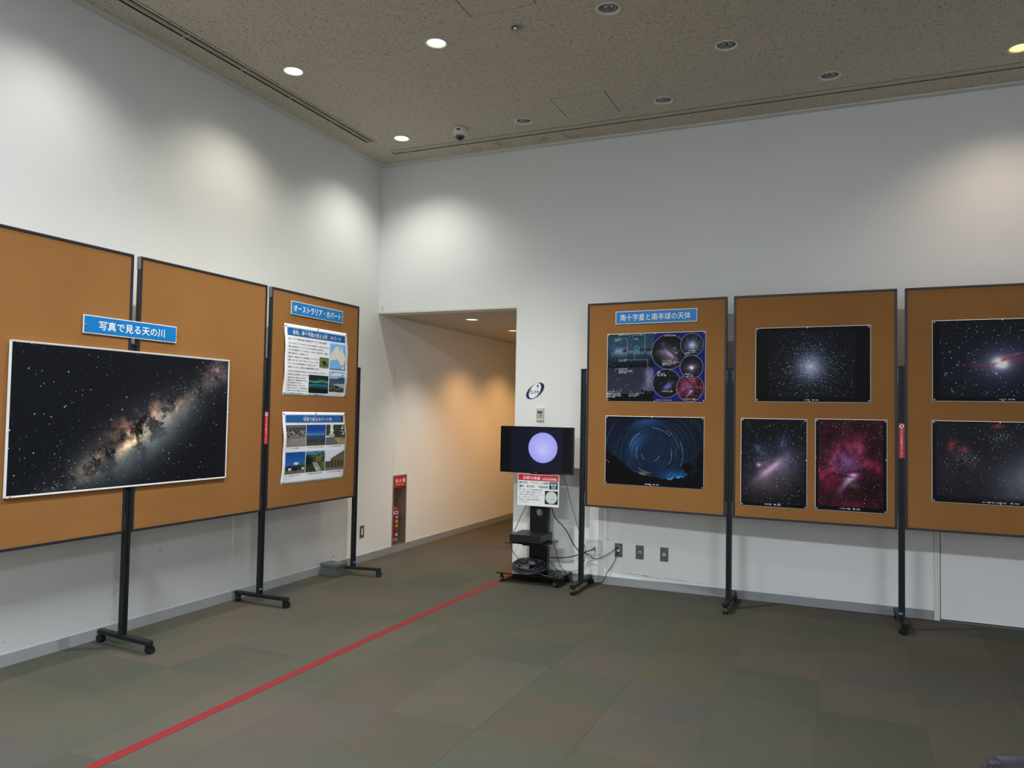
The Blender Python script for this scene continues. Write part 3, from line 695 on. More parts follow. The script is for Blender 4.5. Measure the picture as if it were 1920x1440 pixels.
def wide_field():
    h, w = 215, 310; U, V = UV(h, w); asp = w / h; n1 = fbm(h, w, 4, 6, 41); n2 = fbm(h, w, 14, 5, 42)
    img = solid(h, w, (30, 31, 37)); img = addc(img, (78, 78, 88), G(U, V, .75, .70, .42, .35, -.5, asp) * (.5 + .8 * n1)); img = addc(img, (84, 88, 110), G(U, V, .92, .52, .16, .14, 0, asp) * .7)
    img = addc(img, (60, 30, 30), G(U, V, .15, .6, .3, .2, 0, asp) * n1 * .6); img = addc(img, (200, 50, 34), G(U, V, .165, .30, .065, .065, 0, asp) * np.clip(n2 * 2.2 - .4, 0, 1.1)); img = addc(img, (160, 44, 34), (G(U, V, .245, .34, .04, .04, 0, asp) * .6 + G(U, V, .48, .05, .05, .03, 0, asp) * .8))
    img = addc(img, (80, 70, 110), G(U, V, .26, .43, .14, .07, .5, asp) * n2 * .8); img = mixc(img, (20, 20, 24), np.clip(.44 - n1, 0, 1) * 3 * G(U, V, .2, .2, .6, .4, 0, asp))
    img = stars(img, 2300, 43, bmin=.14, power=11, big=.004)
    r = np.random.default_rng(44); k = 350
    img = stars(img, 0, 45, bmin=.18, power=4, big=.01, pts=(np.concatenate([r.normal(.24, .06, k), r.normal(.5, .05, k)]), np.concatenate([r.normal(.46, .06, k), r.normal(.2, .07, k)])))
    v = np.clip(np.minimum.reduce([U / .04, V / .03, (1 - V) / .10, (1 - U) / .04]), 0, 1)[..., None]
    return clip(img * v + np.array((8, 8, 12)) / 255. * (1 - v))
def star_trails():
    h, w = 215, 310; U, V = UV(h, w); asp = 1.44; cx, cy = .478, .525; dx = (U - cx) * asp; dy = V - cy; R = np.hypot(dx, dy); A = np.arctan2(-dy, dx)
    img = solid(h, w, (8, 14, 26)); n1 = fbm(h, w, 5, 4, 51)
    img = addc(img, (12, 30, 52), G(U, V, .5, .55, .7, .5, 0, asp) * .7); img = addc(img, (40, 74, 110), np.exp(-((R - .27) / .08) ** 2) * np.exp(-(((A - 2.5 + PI) % (2*PI) - PI) / .8) ** 2) * .55)
    img = addc(img, (30, 70, 110), np.exp(-((R - .45) / .06) ** 2) * np.exp(-((A - 1.7) / .5) ** 2) * .6)
    img = addc(img, (10, 80, 130), G(U, V, .74, .84, .22, .08, .0, asp) * .75); img = addc(img, (120, 190, 220), G(U, V, .73, .87, .10, .018, -.2, asp) * .8); img = addc(img, (150, 130, 70), G(U, V, .38, .83, .09, .03, 0, asp) * .7)
    r = np.random.default_rng(52)
    for k in range(520):
        rr = r.random() ** .8 * .95 + .02; a0 = r.random() * 6.283; L = .45 + r.random() * .55; b = .07 + .42 * r.random() ** 5
        if k < 9: rr = (.22, .37, .30, .28, .33, .14, .12, .46, .41)[k]; a0 = (2.7, .75, 5.75, 4.0, 2.1, 3.1, 5.2, 5.9, .2)[k]; L = .8; b = .85
        m_ = np.clip(1.05 - np.abs(R - rr) * h / .5, 0, 1) * ((A - a0) % (2*PI) < L)
        img = addc(img, (190, 205, 230), m_ * b * (1 if k < 9 else .8))
    # dark landscape
    hor = np.interp(U[0], [0, .06, .12, .18, .24, .30, .38, .46, .55, .66, .78, .88, 1.0], [.48, .56, .60, .66, .75, .80, .83, .86, .88, .88, .85, .79, .70]); hor = hor + (fbm(2, w, 40, 2, 53)[0] - .5) * .04
    land = V > hor[None, :]
    tree = (fbm(h, w, 30, 3, 54) + 1.2 * G(U, V, .85, .71, .085, .075, 0, asp) > .98) | (fbm(h, w, 30, 3, 55) + 1.3 * G(U, V, .985, .60, .085, .14, 0, asp) > .98) | ((np.abs(U - .865) < .006) & (V > .7)) | ((np.abs(U - .955) < .006) & (V > .65))
    img[land | tree] = np.array((7, 8, 12)) / 255.
    for a, b, c in ((.015, .655, (220, 130, 90)), (.035, .68, (200, 170, 90)), (.65, .878, (210, 140, 80))): img = addc(img, c, G(U, V, a, b, .008, .008, 0, asp))
    return clip(frame_black(img, .0, .0, .03, .0))
def composite():
    h, w = 226, 330; U, V = UV(h, w); asp = w / h; n1 = fbm(h, w, 6, 6, 61); n2 = fbm(h, w, 16, 4, 62)
    img = solid(h, w, (22, 28, 104))
    a = solid(h, w, (14, 26, 36)); a = addc(a, (24, 44, 56), np.exp(-((V - .15) / .25) ** 2)); a = addc(a, (120, 104, 118), np.exp(-((V - .265 - (U - .1) * .03) / .055) ** 2) * np.clip(n1 * 2.6 - .85, 0, 1.2)); a = mixc(a, (12, 14, 20), (np.exp(-((V - .245) / .03) ** 2) * np.clip((n2 - .48) * 7, 0, .8))); a = mixc(a, (6, 8, 14), (V - .38) * 8)
    b = solid(h, w, (26, 28, 40)); b = addc(b, (40, 40, 54), V * .6); b = addc(b, (110, 100, 130), np.exp(-(((U - .43) - (.8 - V) * .15) / .06) ** 2) * np.clip(n1 * 2.4 - .7, 0, 1.2)); b = mixc(b, (8, 9, 12), (V > .885 + (fbm(2, w, 20, 2, 66)[0] - .5)[None, :] * .05 - (U > .36) * .05) * 1.0)
    L = (U < .49); img = np.where((L & (V < .5))[..., None], a, img); img = np.where((L & (V >= .5))[..., None], b, img); img = np.where(((U < .485) & L)[..., None], img, img)
    def disc(cx, cy, rad, src):
        nonlocal img
        hh, ww, _ = src.shape; d = np.hypot((U - cx) * asp, V - cy); su = ((U - cx) * asp / rad * .5 + .5); sv = ((V - cy) / rad * .5 + .5)
        ii = np.clip((sv * hh).astype(int), 0, hh - 1); jj = np.clip((su * ww).astype(int), 0, ww - 1)
        img = np.where((d < rad)[..., None], src[ii, jj], img); img = mixc(img, (190, 195, 215), np.clip(1.3 - np.abs(d - rad) * h / .8, 0, 1) * .8)
    s1 = lmc(130, 130, False, 300)[:, ::-1]; disc(.638, .28, .252, s1)
    s2 = solid(90, 90, (16, 18, 26)); u2, v2 = UV(90, 90); s2 = addc(s2, (80, 90, 150), G(u2, v2, .55, .6, .2, .09, -.7) * (.5 + fbm(90, 90, 10, 3, 63))); s2 = stars(s2, 120, 64, big=.03); s2 = addc(s2, (220, 220, 230), G(u2, v2, .45, .22, .03, .03)); disc(.62, .735, .205, s2)
    s5 = carina(150, 120, False)[22:135, 2:115]; disc(.853, .80, .195, s5)
    s3 = omega()[20:200, 60:240]; disc(.868, .185, .165, s3 * 1.1)
    s4 = centaurus(120, 120, False, 60); disc(.866, .50, .165, s4)
    img = stars(img, 170, 65, (0, .47, 0, .9), .25, 2.5, .05)
    def ln(x0, y0, x1, y1, c=(150, 160, 170)):
        nonlocal img
        k = int(max(abs(x1 - x0) * w, abs(y1 - y0) * h)) + 1
        for t in np.linspace(0, 1, k): img[min(h-1, int((y0 + (y1 - y0) * t) * h)), min(w-1, int((x0 + (x1 - x0) * t) * w))] = np.array(c) / 255.
    ln(.16, .07, .215, .07); ln(.215, .07, .215, .24); ln(.385, .02, .395, .02); ln(.395, .02, .395, .27); ln(.25, .01, .265, .01); ln(.265, .01, .265, .06); ln(.21, .385, .425, .385); ln(.425, .385, .425, .62); ln(.29, .385, .29, .27); ln(.09, .52, .13, .52); ln(.09, .52, .09, .56); ln(.10, .85, .15, .85); ln(.15, .85, .15, .81); ln(.34, .88, .39, .88); ln(.39, .88, .39, .84); ln(.72, .35, .72, .41); ln(.69, .41, .72, .41)
    g = (70, 190, 150)
    for cx, cy, t in ((.31, .215, 0), (.435, .71, 1)):
        p = [(0, -.045), (.012, -.012), (.03, -.01), (.03, .01), (.012, .012), (0, .05), (-.012, .012), (-.03, .01), (-.03, -.01), (-.012, -.012), (0, -.045)]
        p = [(y * .8, x * 1.2) for x, y in p] if t else p
        for (x0, y0), (x1, y1) in zip(p, p[1:]): ln(cx + x0, cy + y0, cx + x1, cy + y1, g)
    return clip(img)
def scene_pic(kind, n=64):
    h = w = n; U, V = UV(h, w); n1 = fbm(h, w, 5, 5, 70 + kind); n2 = fbm(h, w, 20, 3, 80 + kind)
    if kind == 0:   # harbour town
        img = solid(h, w, (96, 96, 98)); img = mixc(img, (70, 74, 72), (V > .1 + .05 * n1) * 1.); img = mixc(img, (150, 150, 150), (n2 > .58) * (V > .25) * (V < .6)); img = mixc(img, (44, 48, 48), (n2 < .42) * (V > .2) * (V < .62)); img = mixc(img, (132, 122, 116), (V > .60) * .9); img = mixc(img, (190, 190, 190), (V > .62) * (V < .95) * (np.sin((U + V * .8) * 60) > .75) * (U + V > .9) * .8)
    elif kind == 1:  # blue sky over a far horizon
        img = solid(h, w, (20, 70, 150)); img = mixc(img, (130, 170, 205), np.clip((V - .2) / .33, 0, 1) ** 2 * .9); img = mixc(img, (52, 74, 104), (V > .5) * 1.); img = mixc(img, (38, 46, 56), np.clip((V - .62) * 4, 0, 1) * n1 * 1.6); img = mixc(img, (84, 76, 58), (V > .86 - .05 * n1) * .8)
    elif kind == 2:  # street with trees
        img = solid(h, w, (206, 212, 222)); img = mixc(img, (46, 60, 42), ((U > .38 + .25 * (V - .3) ** 2 + .1 * (n2 - .5)) & (V < .68)) * 1.); img = mixc(img, (60, 66, 52), ((U < .18 + .08 * n2) & (V < .55)) * 1.); img = mixc(img, (98, 98, 104), (V > .62) * 1.); img = mixc(img, (150, 138, 104), ((V > .66) & (U > .45 + (V - .66) * .6)) * 1.); img = mixc(img, (170, 160, 140), ((V > .45) & (V < .62) & (U > .15) & (U < .45)) * .9); img = mixc(img, (130, 100, 76), ((V > .62) & (V < .74) & (U > .76)) * 1.); img = mixc(img, (220, 220, 216), (n2 > .66) * (U > .8) * (V < .5) * 1.)
    elif kind == 3:  # car park under a blue sky
        img = solid(h, w, (24, 78, 160)); img = mixc(img, (60, 120, 190), np.clip(V * 1.2 - .2, 0, .6)); img = mixc(img, (214, 218, 224), (G(U, V, .55, .53, .17, .07) > .5) * (.7 + .3 * n2)); img = mixc(img, (46, 52, 60), ((V > .62 + .12 * (U < .5) * (n2 - .4)) & (U > .0)) * 1.); img = mixc(img, (70, 84, 98), ((V > .52 + .1 * abs(U - .85)) & (V < .64) & (U > .68)) * 1.); img = mixc(img, (100, 100, 94), (V > .84) * 1.); img = mixc(img, (228, 230, 230), ((abs(V - .78) < .05) & ((abs(U - .24) < .07) | (abs(U - .9) < .05))) * 1.); img = mixc(img, (24, 30, 34), G(U, V, .5, .78, .12, .08) * 1.5); img = mixc(img, (92, 110, 60), (U < .14) * (V > .84) * .9)
    elif kind == 4:  # garden steps
        img = solid(h, w, (96, 150, 196)); img = mixc(img, (54, 80, 44), (n1 * .5 + n2 * .5 + V * .9 - abs(U - .75) * .2 > .62) * 1.); img = mixc(img, (18, 28, 18), G(U, V, .15, .45, .22, .25) * 1.4); img = mixc(img, (134, 96, 62), ((V > .28) & (V < .52) & (abs(U - .65) < .14) & (n2 > .42)) * 1.); img = mixc(img, (176, 180, 186), ((V > .55) & (abs(U - .45 - (V - .55) * .6) < .10 + .1 * (V - .5)) & (n2 > .35)) * 1.); img = mixc(img, (40, 46, 44), ((V > .72) & (U < .5) & (n2 < .55)) * 1.); img = mixc(img, (130, 130, 74), ((U > .8) & (V > .5) & (n2 > .5)) * .8)
    elif kind == 5:  # warehouse arcade
        img = solid(h, w, (208, 214, 228)); roof = V > .42 - (U - .3) * .55; img = mixc(img, (98, 84, 70), (roof & (U > .28)) * 1.); img = mixc(img, (92, 104, 60), (roof & (U > .5) & (n1 > .5) & (V < .5)) * .8); img = mixc(img, (52, 46, 42), ((V > .52) & (U > .28) & (np.sin(U * 38) > -.1) & (V < .86)) * .9); img = mixc(img, (60, 74, 54), ((U < .28) & (V > .55)) * 1.); img = mixc(img, (110, 108, 106), (V > .86) * 1.)
    elif kind == 6:  # green aurora over water
        img = solid(h, w, (18, 34, 52)); img = addc(img, (70, 100, 34), np.exp(-((V - .36 - .06 * np.sin(U * 7)) / .07) ** 2) * (.5 + .7 * n1) * (1 - U * .3)); img = addc(img, (20, 70, 60), np.exp(-((V - .5) / .2) ** 2)); img = mixc(img, (16, 26, 28), ((abs(V - .47 + .02 * U) < .03) | ((U < .2) & (V > .4) & (V < .5))) * 1.); img = mixc(img, (16, 18, 18), np.clip((V - .66) * 6, 0, .85) * (.7 + .4 * n2))
    elif kind == 7:  # bay seen over roofs
        img = solid(h, w, (104, 140, 186)); img = mixc(img, (214, 222, 232), np.exp(-((V - .15) / .1) ** 2) * (n1 > .42)); img = mixc(img, (178, 196, 216), np.clip((V - .2) * 4, 0, .7)); img = mixc(img, (44, 72, 110), (V > .36 - .09 * np.exp(-((U - .8) / .2) ** 2)) * 1.); img = mixc(img, (72, 84, 90), (V > .46) * 1.); img = mixc(img, (156, 170, 184), (V > .62 - .04 * U) * (U > .3) * 1.); img = mixc(img, (40, 44, 44), (V > .66 + .25 * (U > .45) * (U - .4)) * 1.); img = mixc(img, (140, 138, 130), (V > .66) * (n2 > .6) * .8)
    else:            # black animal on grass
        img = solid(h, w, (92, 108, 66)); img = mixc(img, (130, 140, 80), (n2 > .55) * .6); img = mixc(img, (18, 18, 18), np.clip(G(U, V, .52, .5, .26, .13, .5) * 3 - .8, 0, 1)); img = mixc(img, (18, 18, 18), ((abs(U - .45) < .05) | (abs(U - .66) < .05)) * (V > .5) * (V < .85) * 1.); img = mixc(img, (18, 18, 18), ((abs(V - .72 + (U - .8) * .3) < .03) & (U > .7)) * 1.)
    return clip(img * (1 + (n2[..., None] - .5) * .2))

# ------------------------------------------------------------------ things pinned to the boards
def sheet(name, bm_m, x0, x1, z0, z1, y, parent, disp=None, th=0.0012, n=18):
    b = bmesh.new(); g = {}
    for s, yy in ((0, y), (1, y + th)):
        for i in range(n + 1):
            for j in range(n + 1):
                X = x0 + (x1 - x0) * i / n; Z = z0 + (z1 - z0) * j / n
                g[s, i, j] = b.verts.new((X, yy - (float(disp(X, Z)) if disp else 0), Z))
    for i in range(n):
        for j in range(n):
            b.faces.new([g[0, i, j], g[0, i+1, j], g[0, i+1, j+1], g[0, i, j+1]]); b.faces.new([g[1, i, j], g[1, i, j+1], g[1, i+1, j+1], g[1, i+1, j]])
    for i in range(n):
        b.faces.new([g[0, i, 0], g[1, i, 0], g[1, i+1, 0], g[0, i+1, 0]]); b.faces.new([g[0, i, n], g[0, i+1, n], g[1, i+1, n], g[1, i, n]])
        b.faces.new([g[0, 0, i], g[0, 0, i+1], g[1, 0, i+1], g[1, 0, i]]); b.faces.new([g[0, n, i], g[1, n, i], g[1, n, i+1], g[0, n, i+1]])
    return obj(name, b, bm_m, parent, True)
PINM = {}
def pins(t, pts, m, r=0.0055, y=-.0015):
    key = (m.name, r)
    if key not in PINM:
        b = lathe(bmesh.new(), [(0.0001, -.007), (r * .7, -.0065), (r, -.003), (r * .5, 0.0), (r * .3, .004)], 10, axis='Y')
        bmesh.ops.recalc_face_normals(b, faces=b.faces[:]); me = bpy.data.meshes.new('pushpin'); b.to_mesh(me); b.free(); me.materials.append(m); PINM[key] = me
    for x, z in pts:
        o = bpy.data.objects.new('pushpin', PINM[key]); COL.objects.link(o); o.location = (x, y, z); o.parent = t
silverpin = mat('pin_silver', rgb(214, 210, 196), 0.3, 0.4, nscale=9, namt=.03)
brasspin = mat('pin_brass', rgb(190, 160, 90), 0.3, 0.7, nscale=9, namt=.03)
blackpin = mat('pin_black', rgb(24, 24, 26), 0.35, nscale=9, namt=.03)
FACE = 0.0118   # felt face in front of the board's middle plane
def on_board(name, label, cat, base, rz, s, z, group=None, off=FACE, tilt=0.0):
    """base: the board's origin; s, z: lower left corner on the board's front"""
    d = Vector((math.cos(rz), math.sin(rz), 0)); n = Vector((math.sin(rz), -math.cos(rz), 0))
    p = Vector(base) + d * s + n * off; t = thing(name, label, cat, (p.x, p.y, z), rz, group)
    if tilt: t.rotation_euler = (0, tilt, rz)
    return t
def title_sign(label, base, rz, s, z, w, h, body, tx0, tx1, off=FACE + .004, tilt=0, bold=.012):
    t = on_board('title_sign', label, 'sign', base, rz, s, z, 'blue title signs', off=off, tilt=tilt)
    obj('foam_board', bx(0, w, -0.0052, 0, 0, h, .0008), whitep, t)
    obj('blue_face', bx(.0055, w - .0055, -.0060, -.005, .0055, h - .0055), signblue, t)
    text(body, tx0, tx1, h * .24, h * .76, -.0063, inkw, t, bold=bold)
    pins(t, [(.012, h * .48), (w - .004, h * .5)], silverpin, .004, -.006)
    return t
def astro(label, base, rz, s, z, w, h, img, caption=None, cap=(.40, .56), extra_pins=(), tilt=0):
    t = on_board('astronomy_print', label, 'photo print', base, rz, s, z, 'astronomy photo prints', tilt=tilt)
    bow = (lambda X, Z: 0.0022 * np.sin(np.clip(np.asarray(Z) / h, 0, 1) * PI) * (np.abs(2 * np.asarray(X) / w - 1) ** 3))
    sheet('paper', whitep, 0, w, 0, h, 0.0, t, bow)
    e = .0042
    picture(img, e, w - e, e, h - e, -.0007, t, disp=bow)
    if caption: text(caption, w * cap[0], w * cap[1], h * .022, h * .04, -.0012, inkw, t, disp=bow, bold=.02)
    pp = [(.014, h - .014), (w - .014, h - .014), (.014, .014), (w - .014, .014)] + [(a * w, b * h) for a, b in extra_pins]
    pins(t, pp, silverpin)
    return t

# left row
mw = on_board('milky_way_panel', 'huge white-edged Milky Way print spanning two boards on the left', 'photo print', (LX, LY[0], 0), L90, 0.436, 1.020, 'astronomy photo prints', off=.0165)
MW, MH = 1.630, 0.868
obj('foam_board', bx(0, MW, -0.010, 0, 0, MH, .0015), whitep, mw)
picture(milky_way(), .011, MW - .011, .011, MH - .010, -.0106, mw)
b = bmesh.new()
for x0, x1, z0, z1 in ((0, MW, 0, .006), (0, MW, MH - .006, MH), (0, .006, 0, MH), (MW - .006, MW, 0, MH)): box(b, x0, x1, -.0118, -.0095, z0, z1, .0006)
obj('edge_tape', b, mat('white_tape', rgb(226, 226, 222), .4, nscale=12, namt=.03), mw)
pins(mw, [(.02, MH - .006), (.012, .37), (MW - .002, .48), (MW - .004, .012), (.03, .008), (MW - .004, MH - .004)], silverpin, .005, -.011)

title_sign('blue title sign above the big Milky Way print', (LX, LY[0], 0), L90, 0.872, 1.970, 0.700, 0.111, '写真で見る天の川', .105, .60, off=.0165)
title_sign('small blue title sign above the white posters, nearest the corner', (LX, LY[2], 0), L90, 0.252, 2.318, 0.706, 0.111, 'オーストラリア・ホバート', .03, .675, bold=.018)

def ripple(w, h, a, ph=0.0):
    def f(X, Z):
        u = np.clip(np.asarray(X, float) / w, 0, 1); v = np.clip(np.asarray(Z, float) / h, 0, 1)
        e = np.abs(2 * u - 1) ** 2.5
        return a * (e * (np.sin(PI * v) ** 2 * .55 + .45 * np.sin(2 * PI * v + ph) ** 2 * np.sin(PI * v)) + .12 * np.sin(PI * v) * (1 + np.cos(2 * PI * u * 2)) * .5) + .0002
    return f
W1, H1 = .858, .588
t = on_board('town_poster', 'white text poster with map of Australia below the small blue sign', 'poster', (LX, LY[2], 0), L90, 0.186, 1.648, 'white town posters')
rp = ripple(W1, H1, .020)
sheet('paper', whitep, 0, W1, 0, H1, 0, t, rp, n=28)
def strip(name, m, x0, x1, z0, z1, y, parent, disp): return sheet(name, m, x0, x1, z0, z1, y, parent, disp, th=.0004, n=14)
strip('heading_band', signblue2, .035, W1 - .035, H1 - .092, H1 - .027, -.0008, t, rp)
text('毎晩、南十字星が見える街　ホバート', .10, W1 - .10, H1 - .082, H1 - .045, -.0016, inkw, t, bold=.006, disp=rp)
text('まい ばん　　　みなみじゅうじせい　　　　　み　　　　まち', .11, W1 - .3, H1 - .041, H1 - .034, -.0016, inkw, t, disp=rp)
text('◆オーストラリア南東に位置する自然豊かな島、タスマニア島の中心都市', .042, .555, H1 - .128, H1 - .112, -.0012, inkn, t, bold=.012, disp=rp)
b1 = ['ホバートはオーストラリアのタスマニア州にある州都で、人口は約２０万人です。', '緑あふれる街並みで、オーストラリアの中でも最も南にある港町です。', '１８０３年に開拓地としてつくられました。その後、港と貿易の街として発展し', '現在、貿易の中心として発展しました。']
b2 = ['自然豊かで、街の近郊にはたくさんの野生動物　タスマニアデビルが', '生息しています。また、タスマニアデビル、ウォンバット、ワラビー', 'などここにしかいない固有の動物がたくさん生息しています。']
b3 = ['街の山すそで二回の街歩きと天文台がいたことから「星がきれいな」街のホバート', '日本のはやぶさ号が着陸したことから、多くの星空ファンが訪れ、星を見る場所として']
b4 = ['南の島からは、南極の近くになるので', '星を見つけたり、国際宇宙天文台での人', '街から星空が見えています。', '南極から近く訪れるオーロラも、時', '々見ることもできるし、ご当地の新月には', 'が出ますが、特に、南極が近いため、赤い', 'オーロラが見ることがあります。']
def para(lines, x0, x1, ztop, pitch, hh, t, disp, y=-.0011, m=inkk, full=None):
    full = full or max(len(l) for l in lines)
    for k, l in enumerate(lines):
        text(l, x0, x0 + (x1 - x0) * len(l) / full, ztop - k * pitch - hh, ztop - k * pitch, y, m, t, bold=.014, disp=disp)
para(b1, .044, .595, H1 - .150, .0275, .0135, t, rp); para(b2, .044, .455, H1 - .262, .0275, .0135, t, rp)
text('◆昨年２０２２年に、焼津市との姉妹都市提携４５周年', .044, .45, H1 - .362, H1 - .346, -.0012, inkn, t, bold=.012, disp=rp)
para(b3, .048, .59, H1 - .380, .0265, .0135, t, rp); para(b4, .048, .315, H1 - .434, .0215, .011, t, rp)
# map of Australia
strip('map_sea', mat('map_blue', rgb(120, 172, 226), .5, nscale=6, namt=.02), .605, W1 - .035, H1 - .345, H1 - .103, -.0008, t, rp)
AU = [(.08, .42), (.02, .50), (.04, .60), (.03, .68), (.10, .72), (.20, .66), (.34, .68), (.44, .62), (.52, .66), (.56, .72), (.60, .70), (.64, .80), (.72, .86), (.82, .86), (.90, .80), (.97, .66), (.99, .55), (.93, .44), (.86, .36), (.80, .28), (.76, .12), (.71, .14), (.68, .27), (.63, .30), (.57, .22), (.60, .13), (.50, .10), (.42, .13), (.40, .22), (.34, .17), (.26, .24), (.20, .32)]
mx0, mx1, mz0, mz1 = .605, W1 - .035, H1 - .345, H1 - .103
landm = mat('map_land', rgb(214, 212, 198), .5, nscale=60, namt=.05)
def drape(name, polys, m, parent, disp, y):
    b = bmesh.new()
    for pts in polys:
        plate(b, pts, -y, -y + .0003)
    bmesh.ops.triangulate(b, faces=b.faces[:])
    for _ in range(2): bmesh.ops.subdivide_edges(b, edges=[e for e in b.edges if e.calc_length() > .02], cuts=1)
    for v in b.verts: v.co.y -= float(disp(v.co.x, v.co.z))
    return obj(name, b, m, parent)
mp_ = lambda pts: [(mx0 + (mx1 - mx0) * a, mz1 - (mz1 - mz0) * bb * .93 - .004) for a, bb in pts][::-1]
drape('map_land', [mp_(AU), mp_([(.78, .93), (.90, .93), (.88, 1.01), (.82, 1.03)])], landm, t, rp, -.0014)
for k, (x, zt_, ww, hh) in {8: (.462, H1 - .245, .132, .09), 6: (.325, H1 - .405, .270, .155), 7: (.605, H1 - .358, W1 - .035 - .605, .185)}.items():
    picture(scene_pic(k), x, x + ww, zt_ - hh, zt_, -.0012, t, name='photo', disp=rp)
text('タスマニアデビル', .49, .56, H1 - .343, H1 - .336, -.0011, inkk, t, disp=rp)
para(['ホバート郊外で撮影されたオーロラ', '（撮影　現地の天文学博物館）'], .33, .585, .022, .012, .008, t, rp, full=17)
para(['ウェリントン山からのホバートの街', '並みとダーウェント川の河口'], .612, .82, .038, .012, .008, t, rp, full=17)
pins(t, [(.016, H1 - .018), (W1 / 2, H1 - .012), (W1 - .012, H1 - .012), (.016, .018), (W1 / 2, .012), (W1 - .012, .012)], blackpin, .006)

W2, H2 = .850, .594
t = on_board('town_poster', 'white poster of six town snapshots, lower of the two white posters', 'poster', (LX, LY[2], 0), L90, 0.194, 0.917, 'white town posters')
rp2 = ripple(W2, H2, .022, .5)
sheet('paper', whitep, 0, W2, 0, H2, 0, t, rp2, n=28)
strip('heading_band', signblue2, .035, W2 - .03, H2 - .088, H2 - .024, -.0008, t, rp2)
text('写真で見るホバート市', .26, W2 - .20, H2 - .078, H2 - .044, -.0016, inkw, t, bold=.006, disp=rp2)
text('しゃしん　　　　み', .27, .42, H2 - .038, H2 - .031, -.0016, inkw, t, disp=rp2)
caps = ['ホバートの街並み', 'ウェリントン山からのホバートの眺め', 'ホバート郊外の住宅地の街並み', '日本からホバートの街', '日本庭園がある植物園の日本風庭園', 'ホバート港近くのサラマンカ広場の街並み']
for k in range(6):
    c_, r2_ = k % 3, k // 3; x = .036 + c_ * .269; zt_ = H2 - .108 - r2_ * .225
    picture(scene_pic(k), x, x + .262, zt_ - .178, zt_, -.0012, t, name='photo', disp=rp2)
    wl = min(.20, len(caps[k]) * .0115); text(caps[k], x + .131 - wl / 2, x + .131 + wl / 2, zt_ - .197, zt_ - .188, -.0011, inkk, t, disp=rp2, bold=.015)
pins(t, [(.012, H2 - .014), (W2 / 2, H2 - .012), (W2 - .010, H2 - .012), (.014, .016), (W2 * .5, .012), (W2 - .014, .016)], blackpin, .006)

# right row
title_sign('blue title sign at the top of the board beside the television', RR[0], RA[0], .297, 2.319, .710, .111, '南十字星と南半球の天体', .042, .655, bold=.004)
CW, CH = .856, .588
t = astro('chart poster of dark sky and five round insets on navy blue', RR[0], RA[0], .221, 1.650, CW, CH, composite(), extra_pins=((.5, .985), (.5, .012)))
def lab(s, u0, u1, v0, v1, m=inkw): text(s, u0 * CW, u1 * CW, CH * (1 - v1), CH * (1 - v0), -.0016, m, t, bold=0)
lab('大マゼラン雲', .59, .70, .04, .062); lab('オメガ星団', .835, .90, .262, .28); lab('ケンタウルス座にある\n球状星団', .80, .92, .288, .318)
lab('電波銀河ケンタウルスＡ', .80, .93, .592, .61); lab('ケンタウルス座にある銀河\n距離１２００万光年', .815, .92, .618, .645)
lab('小マゼラン雲', .57, .68, .835, .858); lab('イータカリーナ星雲', .79, .905, .945, .965); lab('タランチュラ星雲', .575, .665, .398, .414); lab('大マゼラン雲の中で最も大きい\n散光星雲として知られる\n距離１６万光年', .575, .75, .422, .475)
lab('球状星団\nきょしちょう座にある\n距離１．５万光年', .525, .60, .56, .63); lab('電波銀河ケンタウルスＡ', .12, .245, .012, .028); lab('イータカリーナ星雲', .275, .37, .018, .034); lab('オメガ星団', .275, .325, .075, .092)
lab('コールサック', .075, .15, .065, .082); lab('ここだけ星がない\n暗黒星雲', .075, .165, .088, .112); lab('コールサック　石炭袋', .105, .215, .375, .39); lab('南十字星の横にある暗黒星雲', .105, .205, .396, .408)
lab('小マゼラン雲', .125, .215, .508, .528); lab('銀河系の近くの小さい銀河\nとても暗くぼんやり見える\n距離２０万光年', .125, .27, .536, .585)
lab('大マゼラン雲', .005, .08, .842, .86); lab('銀河系の近くにある銀河\n南半球でしか見ることが\nできない、雲のような銀河\n距離１６万光年', .005, .155, .868, .94)
lab('イータカリーナ星雲', .235, .33, .872, .89); lab('りゅうこつ座にある星雲\n距離７５００光年', .235, .34, .896, .922); lab('写真はすべて南半球で撮影', .52, .67, .965, .978)
astro('star trail photo with swirling arcs over dark trees', RR[0], RA[0], .214, .937, .857, .591, star_trails(), '星の日周運動　　撮影　天文台', (.42, .56), ((.485, .985), (.485, .012)))
astro('grey globular star cluster photo with black side bars', RR[1], RA[1], .198, 1.660, .834, .588, omega(), 'オメガ星団　　撮影　天文台', (.44, .56), ((.465, .985), (.485, .01)))
astro('upright photo of a pale pink star cloud, left of the red nebula', RR[1], RA[1], .089, .834, .497, .695, lmc(), '大マゼラン雲　　撮影　天文台', (.37, .61), ((.012, .60), (.985, .54)))
astro('upright crimson nebula photo, right of the pale star cloud', RR[1], RA[1], .643, .838, .500, .697, carina(), 'イータカリーナ星雲　　撮影　天文台', (.35, .63), ((.012, .57), (.985, .57)))
astro('photo of a bright galaxy with a red dust lane, right edge', RR[2], RA[2], .199, 1.676, .850, .590, centaurus(), 'ケンタウルスＡ　　撮影　天文台', (.49, .60), ((.515, .985), (.515, .01)))
astro('dusky star field photo with a red nebula spot, right edge below the galaxy', RR[2], RA[2], .195, .948, .850, .590, wide_field(), 'カリーナ星雲（左）とその周辺（右）　　撮影　天文台', (.37, .63), ((.50, .985), (.50, .01)))

